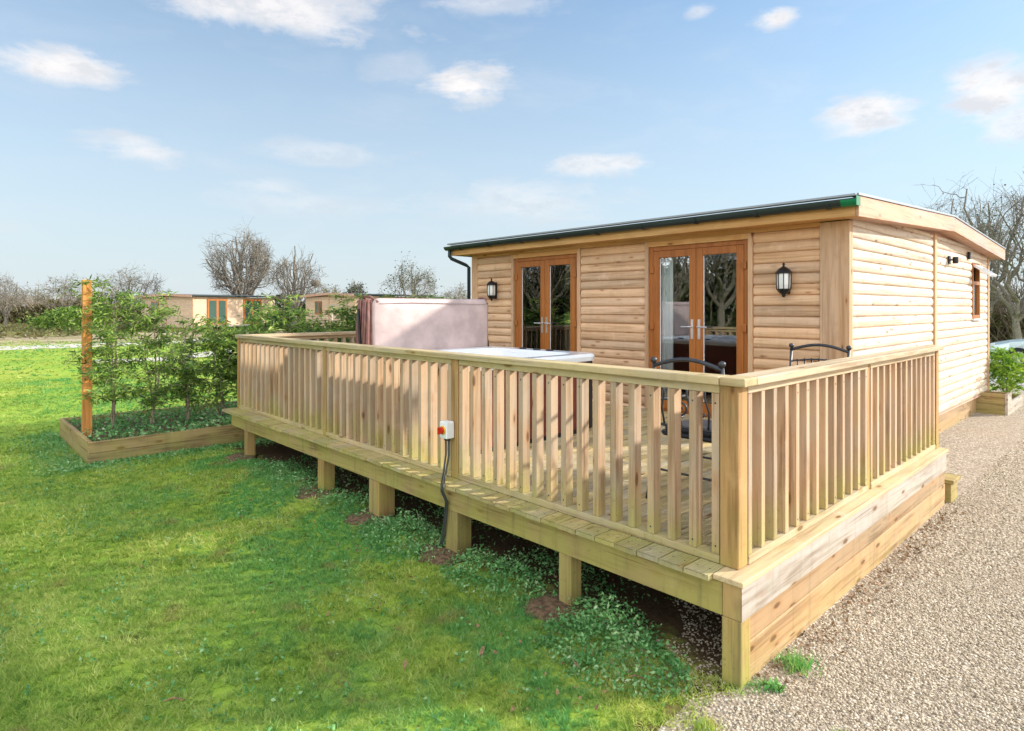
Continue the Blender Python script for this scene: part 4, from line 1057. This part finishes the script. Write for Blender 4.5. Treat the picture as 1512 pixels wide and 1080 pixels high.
# ------------------------------------------------------------------ trees
def crown_tree(mb_t, mb_c, h, wid, seed, thick=.02, minr=.012, kids=(12, 7, 5, 4), low=-.45, gnarl=1.0):
    """limbs fan out from a short trunk to an uneven ellipsoid, each carrying finer and finer shoots"""
    random.seed(seed)
    c = Vector((0, 0, h*.60)); rx, rz = wid/2, h*.40
    lob = [(random.uniform(0, 6.28), random.uniform(.08, .20), k_) for k_ in (2, 3, 5)]
    def surf(d, s_):
        a = math.atan2(d.y, d.x); f = 1+sum(m_*math.sin(k_*a+p_+2*d.z) for p_, m_, k_ in lob)
        return c + Vector((d.x*rx, d.y*rx, d.z*rz))*f*s_
    def curve(p, q, r0, r1, n, up, wob):
        L = (q-p).length; mid = p.lerp(q, .45)+Vector((0, 0, up*L)); pts = []
        for i in range(n+1):
            t = i/n; x = p*(1-t)**2+mid*2*t*(1-t)+q*t*t
            if 0 < i < n: x = x+Vector((random.gauss(0, 1), random.gauss(0, 1), random.gauss(0, 1)))*wob*L*gnarl
            pts.append(x)
        return pts, [max(minr*.6, r0+(r1-r0)*i/n) for i in range(n+1)]
    top = Vector((random.uniform(-.02, .02)*h, random.uniform(-.02, .02)*h, h*.24)); R0 = h*thick
    mb_t.tube([(0, 0, -.15), (top.x*.3, top.y*.3, h*.08), (top.x*.8, top.y*.8, h*.17), tuple(top)], [R0*1.35, R0, R0*.9, R0*.8], 8, cap=False)
    def shoots(pts, d0, lv, r, sz):
        if lv >= len(kids): return
        n = len(pts)-1
        for i in range(kids[lv]):
            t = random.uniform(.28, .98); idx = min(n-1, int(t*n)); b0 = pts[idx].lerp(pts[idx+1], t*n-idx)
            spr = (.0, .55, .30, .17)[lv]
            d = (d0+Vector((random.gauss(0, 1), random.gauss(0, 1), random.gauss(0, .8)))*spr); d = d.normalized()*min(1.06, max(.55, random.gauss(.9, .14)))
            q = surf(d, 1.0)
            mxl = (0, .42, .24, .14)[lv]*h
            v = q-b0
            if v.length > mxl: q = b0+v*(mxl*random.uniform(.7, 1)/v.length)
            rr = max(minr, r*(1-.5*t)*(.0, .42, .5, .55)[lv])
            pp, rs = curve(b0, q, rr, rr*.4, (0, 6, 4, 3)[lv], (.0, -.02, .03, .06)[lv]+random.uniform(-.08, .10), .035)
            mb_c.tube(pp, rs, (0, 4, 3, 3)[lv], cap=False)
            shoots(pp, d, lv+1, rr, sz)
    for i in range(kids[0]):
        z = low+(1-low)*((i+.5)/kids[0]); z = min(.98, z); a = i*2.4+random.uniform(-.3, .3); q2 = math.sqrt(max(0, 1-z*z))
        d = Vector((math.cos(a)*q2, math.sin(a)*q2, z)); q = surf(d, random.uniform(.8, .98))
        b0 = Vector((top.x, top.y, 0))+Vector((0, 0, h*random.uniform(.17, .24)))
        r = R0*random.uniform(.40, .68)
        pp, rs = curve(b0, q, r, r*.25, 9, -.10 if z > .2 else .08, .018)
        mb_c.tube(pp, rs, 6, cap=False)
        shoots(pp, d, 1, r, 1)
def tree(loc, h, wid, seed, lab, name='bare_tree', leafmat=None, nleaf=0, leaf=.12, levels=5, mat='bark', group=None, minr=.012, thick=.022, kids=(9, 6, 4, 2), low=-.25):
    root = empty(name, loc, random.uniform(0, 6), label=lab, cat='tree', group=group)
    a, b = MB(), MB(); crown_tree(a, b, h, wid, seed, thick, minr, kids, low)
    o1 = a.build('trunk', mat, root); o2 = b.build('crown', mat, root)
    if nleaf:
        vs = np.array([v.co[:] for v in o2.data.vertices]); vs = vs[vs[:, 2] > h*.12]
        r_ = np.random.default_rng(seed); P = vs[r_.integers(0, len(vs), nleaf)] + r_.normal(size=(nleaf, 3))*leaf*1.2
        V, Fc = leaves(P, leaf, .6, 1, 0, r_); npmesh('foliage', V, Fc, leafmat, root)
    return root
tree(at(360, 56), 9.2, 7.0, 3, 'tallest bare tree with a wide rounded crown behind the far cabin on the left', minr=.014, thick=.036, kids=(17, 7, 4, 2), low=-.40)
tree(at(434, 52), 7.0, 4.3, 8, 'bare tree with a dark nest standing between the two far cabins', minr=.014, thick=.034, kids=(11, 6, 4, 2), low=-.35)
ns = at(465, 52, G+3.9); 
o = MB().lathe([(.05, -.28), (.28, -.2), (.40, -.02), (.36, .2), (.2, .3), (.05, .12)], (0, 0, 0), 11).build('bird_nest', 'bark', loc=(0, 0, 0)); o.location = ns; ds = o.modifiers.new('rough', 'DISPLACE'); ds.strength = .12; tx_ = bpy.data.textures.new('twiggy', 'CLOUDS'); tx_.noise_scale = .12; ds.texture = tx_; tag(o, 'dark clump of twigs high in the bare tree between the far cabins', 'nest')
tree(at(608, 46), 5.5, 3.9, 9, 'small bare tree with ivy behind the top of the folded hot tub cover', leafmat='ever', nleaf=900, leaf=.13, minr=.011)
tree(at(192, 55), 6.0, 5.6, 12, 'bare bushy tree left of the far cabin, its trunk hidden by the shrubs', minr=.011, leafmat='scrub', nleaf=700, leaf=.12)
tree(at(98, 60), 5.2, 6.0, 14, 'bare spreading tree behind the far hedgerow just left of the orange post', minr=.011, leafmat='scrub', nleaf=900, leaf=.13)
tree(at(8, 52), 4.9, 3.6, 17, 'small bare tree at the left edge of the photograph by the tawny field', minr=.011)
tree(at(524, 50), 3.9, 1.7, 19, 'small dark leafy tree top beside the second far cabin', leafmat='ever', nleaf=1600, leaf=.14, minr=.02)
tree(at(40, 74), 4.6, 7, 21, 'low bare thorn tree far back in the hedgerow at the left', leafmat='scrub', nleaf=1500, leaf=.16, minr=.011)
tree(at(672, 58), 4.1, 3.4, 23, 'low bare tree just showing between the hot tub cover and the cabin', leafmat='scrub', nleaf=500, leaf=.13, minr=.011)
tree(at(480, 66), 4.6, 6, 27, 'low bare scrubby tree behind the gap between the far cabins', leafmat='scrub', nleaf=1500, leaf=.15, minr=.011)
tree(at(1070, 33), 7.0, 4.0, 61, 'bare tree whose twig tips rise above the middle of the cabin roof', minr=.006)
# right hand side
tree(at(1452, 27), 8.0, 6.0, 31, 'tall bare tree behind the cabin, its twigs nearest the roof edge', minr=.006, leafmat='dry', nleaf=160, leaf=.10)
tree(at(1505, 25), 6.8, 5.4, 33, 'bare tree with ivy covered limbs at the right edge of the photograph', minr=.006, leafmat='ever', nleaf=900, leaf=.09, kids=(7, 5, 3, 3))
tree(at(1585, 26), 8.2, 6.5, 35, 'bare tree leaning in from beyond the right edge above the parked car', minr=.011, leafmat='scrub', nleaf=300, leaf=.08, kids=(8, 5, 4, 3))
tree(at(1420, 33), 7.6, 5.5, 37, 'slender bare tree farthest back behind the cabin gable', minr=.011)

def hedge_mass(name, a, b, h, thick, n, leaf, mat, lab, seed, gaps=.0, twigs=0, cat='hedge'):
    r_ = np.random.default_rng(seed); t = r_.random(n); A_ = np.array(a[:2]); B_ = np.array(b[:2]); L = np.linalg.norm(B_-A_)
    top = h*(.72+.16*np.sin(t*L*.55+seed)+.10*np.sin(t*L*1.6+2*seed)+.06*np.sin(t*L*4.1))
    z = top*(1-r_.random(n)**1.6)
    nrm = np.array([-(B_-A_)[1], (B_-A_)[0]])/L
    off = r_.normal(size=n)*thick*.4*(1-.4*z/h)
    P = np.stack([A_[0]+(B_-A_)[0]*t+nrm[0]*off, A_[1]+(B_-A_)[1]*t+nrm[1]*off, G+z], 1)
    V, Fc = leaves(P, leaf, .5, 1, 0, r_)
    root = empty(name, (float(A_[0]), float(A_[1]), G), label=lab, cat=cat)
    V = V-np.array([A_[0], A_[1], G]); npmesh('foliage', V, Fc, mat, root)
    if twigs:
        mb = MB(); random.seed(seed)
        for i in range(twigs):
            t = random.random(); p = Vector(((B_-A_)[0]*t+nrm[0]*random.gauss(0, thick*.3), (B_-A_)[1]*t+nrm[1]*random.gauss(0, thick*.3), 0)); q = p.copy(); pts = [p]
            d = Vector((random.gauss(0, .35), random.gauss(0, .35), 1))
            for k_ in range(5):
                d = d+Vector((random.gauss(0, .25), random.gauss(0, .25), random.gauss(0, .1))); q = q+d.normalized()*h*random.uniform(.16, .26); pts.append(q.copy())
            mb.tube(pts, [leaf*.22, leaf*.18, leaf*.15, leaf*.12, leaf*.10, leaf*.07], 3, cap=False)
        mb.build('stems', 'barkd', root)
    return root
hedge_mass('hedgerow', at(-160, 68), at(230, 70), 3.2, 3, 16000, .34, 'scrub', 'brown winter hedgerow along the far edge of the tawny field at the left', 3, twigs=900)
hedge_mass('hedgerow', at(60, 47), at(150, 45), 2.1, 2, 5000, .2, 'hedge', 'short green hedge behind the orange post in the distance', 5)
hedge_mass('hedgerow', at(405, 55), at(760, 62), 2.9, 3, 14000, .28, 'ever', 'dark far hedge behind and between the two distant cabins', 7, twigs=300)
hedge_mass('bank_of_scrub', at(1340, 31), at(1640, 27), 3.0, 2.5, 15000, .13, 'scrub', 'brown tangled scrub behind the parked car at the right edge', 9, twigs=1100, cat='scrub')
hedge_mass('hedgerow', (-2.0, 19.6, G), (9, 19.6, G), .5, .4, 5000, .07, 'hedge', 'low green verge planting between the road and the parked car', 13)
# rough field litter at the left
P = np.stack([*(lambda d, l: (CAM.x+F.x*d+RT.x*l, CAM.y+F.y*d+RT.y*l))(rng.uniform(36, 62, 12000), rng.uniform(-62, -28, 12000)), G+.25*rng.random(12000)], 1)
V, Fc = leaves(P, .35, .35); tag(npmesh('rough_grass', V, Fc, 'scrub'), 'rough tawny grass of the far field at the left', 'grass', kind='stuff')

# trees and hedge seen mirrored in the doors' glass
def mir(px, extra):   # bearing reflected by the cabin front
    u = (px-756)/909; d = (F+RT*u); t = (Y0-CAM.y)/d.y
    hx = CAM.x+d.x*t; return Vector((hx+d.x*extra, Y0-d.y*extra, G))
tree(mir(1065, 30), 10, 8, 41, 'bare tree with a pale straight trunk seen mirrored in the right hand doors', minr=.011, thick=.024, leafmat='scrub', nleaf=800, leaf=.12)
tree(mir(995, 27), 9.5, 8, 43, 'bare branching tree seen mirrored in the left leaf of the right hand doors', minr=.02)
tree(mir(800, 26), 9, 8, 45, 'bare tree with ivy seen mirrored in the left hand doors', minr=.02, leafmat='ever', nleaf=2500, leaf=.15)
a_, b_ = mir(700, 34), mir(1180, 32)
hedge_mass('hedgerow', a_, b_, 6.2, 4, 26000, .30, 'ever', 'tall dark evergreen belt seen only mirrored in the cabin doors', 15, twigs=400)

# ------------------------------------------------------------------ distant cabins
def far_cabin(lab, near_px, depth, theta, FL=7.4, GL=7.1):
    N_ = at(near_px, depth, G); n_ = Vector((N_.x-CAM.x, N_.y-CAM.y)).normalized(); p_ = Vector((n_.y, -n_.x))
    fd = p_*math.cos(theta)+n_*math.sin(theta)
    c = empty('far_cabin', N_, math.atan2(fd.y, fd.x), label=lab, cat='cabin', group='small cabins in the distance')
    H = 2.72
    bd = MB(); i = 0; z = .3
    while z < H-.02:
        bd.box(0, FL, 0, .06, z, min(z+.115, H)); bd.box(0, .06, .062, GL, z, min(z+.115, H)); z += .12
    bd.box(0, FL, GL, GL+.05, .3, H).box(FL-.06, FL, .062, GL-.002, .3, H)
    w = bd.build('wall', 'pale', c)
    MB().box(.08, FL-.08, .08, GL-.08, 0, .29).build('base', 'fascia_x', c)
    MB().box(-.045, -.002, GL/2-.05, GL/2+.05, .3, H+.1).build('batten', 'trim_z', c); MB().box(-.045, .04, -.045, -.002, .3, H).build('batten', 'trim_z', c)
    r = MB().prism([(-.35, H), (-.35, H+.10), (GL/2, H+.24), (GL+.35, H+.10), (GL+.35, H), (GL/2, H+.14)], -.3, FL+.3, 'x').build('roof', 'felt', c)
    MB().prism([(-.36, H-.08), (-.36, H+.11), (GL/2, H+.25), (GL+.36, H+.11), (GL+.36, H-.08), (GL/2, H+.06)], -.34, -.302, 'x').build('verge_board', 'trim_y', r)
    MB().box(-.3, FL+.3, -.40, -.352, H+.01, H+.10).build('gutter', 'gutter', r)
    MB().box(-.06, -.003, 4.6, 5.6, 1.35, 2.35).build('window', 'oak', c)
    q = c.children[-1]; MB().box(-.066, -.061, 4.68, 5.05, 1.43, 2.27).box(-.066, -.061, 5.13, 5.52, 1.43, 2.27).build('pane', 'carg', q)
    for x in (1.15, 4.35):
        d = MB().box(x, x+1.7, -.06, -.003, .5, 2.55).build('door', 'oak', c)
        MB().box(x+.15, x+.75, -.066, -.061, .65, 2.4).box(x+.95, x+1.55, -.066, -.061, .65, 2.4).build('pane', 'carg', d)
    dk = MB().box(0, FL, -2.6, -.07, .42, .48)
    dk.build('deck', 'greyboard', c)
    rl = MB().box(0, FL, -2.6, -2.54, 1.30, 1.36).box(0, FL, -2.6, -2.54, .55, .6)
    for i in range(int(FL/.16)): rl.box(.02+i*.16, .07+i*.16, -2.59, -2.55, .6, 1.3)
    return c
far_cabin('long low timber cabin in the distance, complete in view with two doors on its front', 285, 47, R(32))
far_cabin('second distant timber cabin, partly hidden by shrubs and the hot tub cover', 524, 44, R(32), FL=6.5)
fr_ = empty('pergola', at(490, 30), .3, label='pale slender timber frame rising from the shrubs before the second far cabin', cat='pergola')
MB().box(-.03, .03, -.03, .03, 0, 1.95).build('post', 'greyboard', fr_); MB().box(.52, .58, -.03, .03, 0, 1.95).build('post', 'greyboard', fr_)
MB().box(-.25, .9, -.03, .03, 1.952, 2.0).build('crossbar', 'greyboard', fr_)

# ------------------------------------------------------------------ camera, sun, sky
cam = bpy.data.cameras.new('camera'); co = bpy.data.objects.new('camera', cam); COL.objects.link(co)
co.location = CAM; co.rotation_euler = (R(90), 0, math.atan2(-F.x, F.y))
cam.sensor_width = 36; cam.lens = 909/1512*36; cam.shift_y = -(540-455)/1512; cam.clip_end = 2000; cam.clip_start = .05
S.camera = co
EL, AZ = R(23.6), math.atan2(.832, .555)
sd = Vector((math.cos(AZ)*math.cos(EL), math.sin(AZ)*math.cos(EL), math.sin(EL)))
sun = bpy.data.lights.new('sun', 'SUN'); sun.energy = 2.9; sun.angle = R(1.8); sun.color = (1, .94, .86)
so = bpy.data.objects.new('sun', sun); COL.objects.link(so); so.rotation_euler = (-sd).to_track_quat('-Z', 'Y').to_euler(); so.location = (10, 20, 20)
w = bpy.data.worlds.new('World'); S.world = w; w.use_nodes = True; t = w.node_tree; t.nodes.clear(); k = N(t)
sky = k.n('TexSky'); sky.sky_type = 'NISHITA'; sky.sun_disc = False; sky.sun_elevation = EL
sky.sun_rotation = math.atan2(sd.x, sd.y); sky.altitude = 50; sky.air_density = 1.0; sky.dust_density = .6; sky.ozone_density = 1.5
SK = .15
tc = k.n('TexCoord'); d = tc.outputs['Generated']
df = k.vmath('DOT_PRODUCT', d, (F.x, F.y, 0)); dr = k.vmath('DOT_PRODUCT', d, (RT.x, RT.y, 0)); sep = k.n('SeparateXYZ'); k.l(d, sep.inputs[0])
az = k.math('ARCTAN2', dr, df); el = k.math('ARCSINE', sep.outputs[2])
# wispy distortion in direction space
nz = k.noise(d, 7, 6, .6); nz2 = k.noise(d, 2.2, 5, .6)
sd_ = k.vmath('MULTIPLY', d, (1, 1, 3.2)); fl_ = k.noise(sd_, 5.5, 7, .62, .4)
fl2 = k.noise(k.vmath('MULTIPLY', d, (1, 1, 2.0)), 19, 6, .65)
clouds = [(80, 100, 105, 36, 1.0), (700, 127, 85, 32, 1.15), (1152, 28, 40, 17, 1.0), (1292, 166, 88, 34, .9), (1462, 135, 90, 50, 1.0), (1500, 178, 60, 34, .7), (210, 222, 95, 22, .7), (882, 241, 78, 20, .7),
          (430, 8, 200, 42, .9), (720, 4, 120, 22, .5), (480, 228, 120, 18, .35), (600, 100, 60, 26, .3), (1030, 18, 24, 10, .5), (400, 275, 60, 18, .35), (760, 305, 160, 34, .45), (450, 300, 120, 26, .3), (5, 335, 60, 14, .3)]
acc = None
for cx, cy, rx, ry, wgt in clouds:
    a0 = math.atan((cx-756)/909); e0 = math.atan((455-cy)/909*math.cos(a0)); c2 = math.cos(a0)
    ra = rx/909*c2*c2; re = ry/909*c2
    ux = k.math('DIVIDE', k.math('SUBTRACT', az, a0), ra); uy = k.math('DIVIDE', k.math('SUBTRACT', el, e0), re)
    rr = k.math('SQRT', k.math('ADD', k.math('MULTIPLY', ux, ux), k.math('MULTIPLY', uy, uy)))
    rr = k.math('ADD', rr, k.math('ADD', k.math('MULTIPLY', k.math('SUBTRACT', fl_, .5), 2.6), k.math('MULTIPLY', k.math('SUBTRACT', fl2, .5), 1.5)))
    mm = k.mapr(rr, .25, 1.15, wgt*1.05, 0)
    acc = mm if acc is None else k.math('MAXIMUM', acc, mm)
# general cloud elsewhere in the sky (behind the viewpoint, bright unseen cloud added to fill the shaded front)
back = k.mapr(df, .35, -.3, 0, 1)
gen = k.math('MULTIPLY', k.mapr(k.noise(sd_, 2.0, 6, .6), .42, .62), back)
acc = k.math('MAXIMUM', acc, k.math('MULTIPLY', gen, .95))
# tuned sky: nishita tinted paler near the horizon by thin high haze
hz = k.mapr(el, .0, .46, .97, .26, smooth=False)
base = k.mix(1.0, sky.outputs[0], (.40, .565, .63), 'MULTIPLY')
base = k.mix(hz, base, (2.05, 2.26, 2.40))
wisp = k.math('MULTIPLY', k.mapr(fl_, .45, .8), .16)
base = k.mix(wisp, base, (2.5, 2.6, 2.7))
cloudc = k.mix(k.mapr(fl2, .36, .60), (2.25, 2.30, 2.42), (2.95, 2.85, 2.82))
cloudc = k.mix(back, cloudc, (13.8, 13.7, 13.7))
final = k.mix(k.math('MULTIPLY', acc, .92, clamp=True), base, cloudc)
bg = k.n('Background'); k.l(final, bg.inputs[0]); bg.inputs[1].default_value = SK
wo = k.n('OutputWorld'); k.l(bg.outputs[0], wo.inputs[0])
S.view_settings.view_transform = 'Standard'; S.view_settings.look = 'None'; S.view_settings.exposure = 1.24; S.view_settings.gamma = 1
S.view_settings.use_curve_mapping = False
S.render.engine = 'CYCLES'; S.cycles.max_bounces = 8; S.cycles.transparent_max_bounces = 16
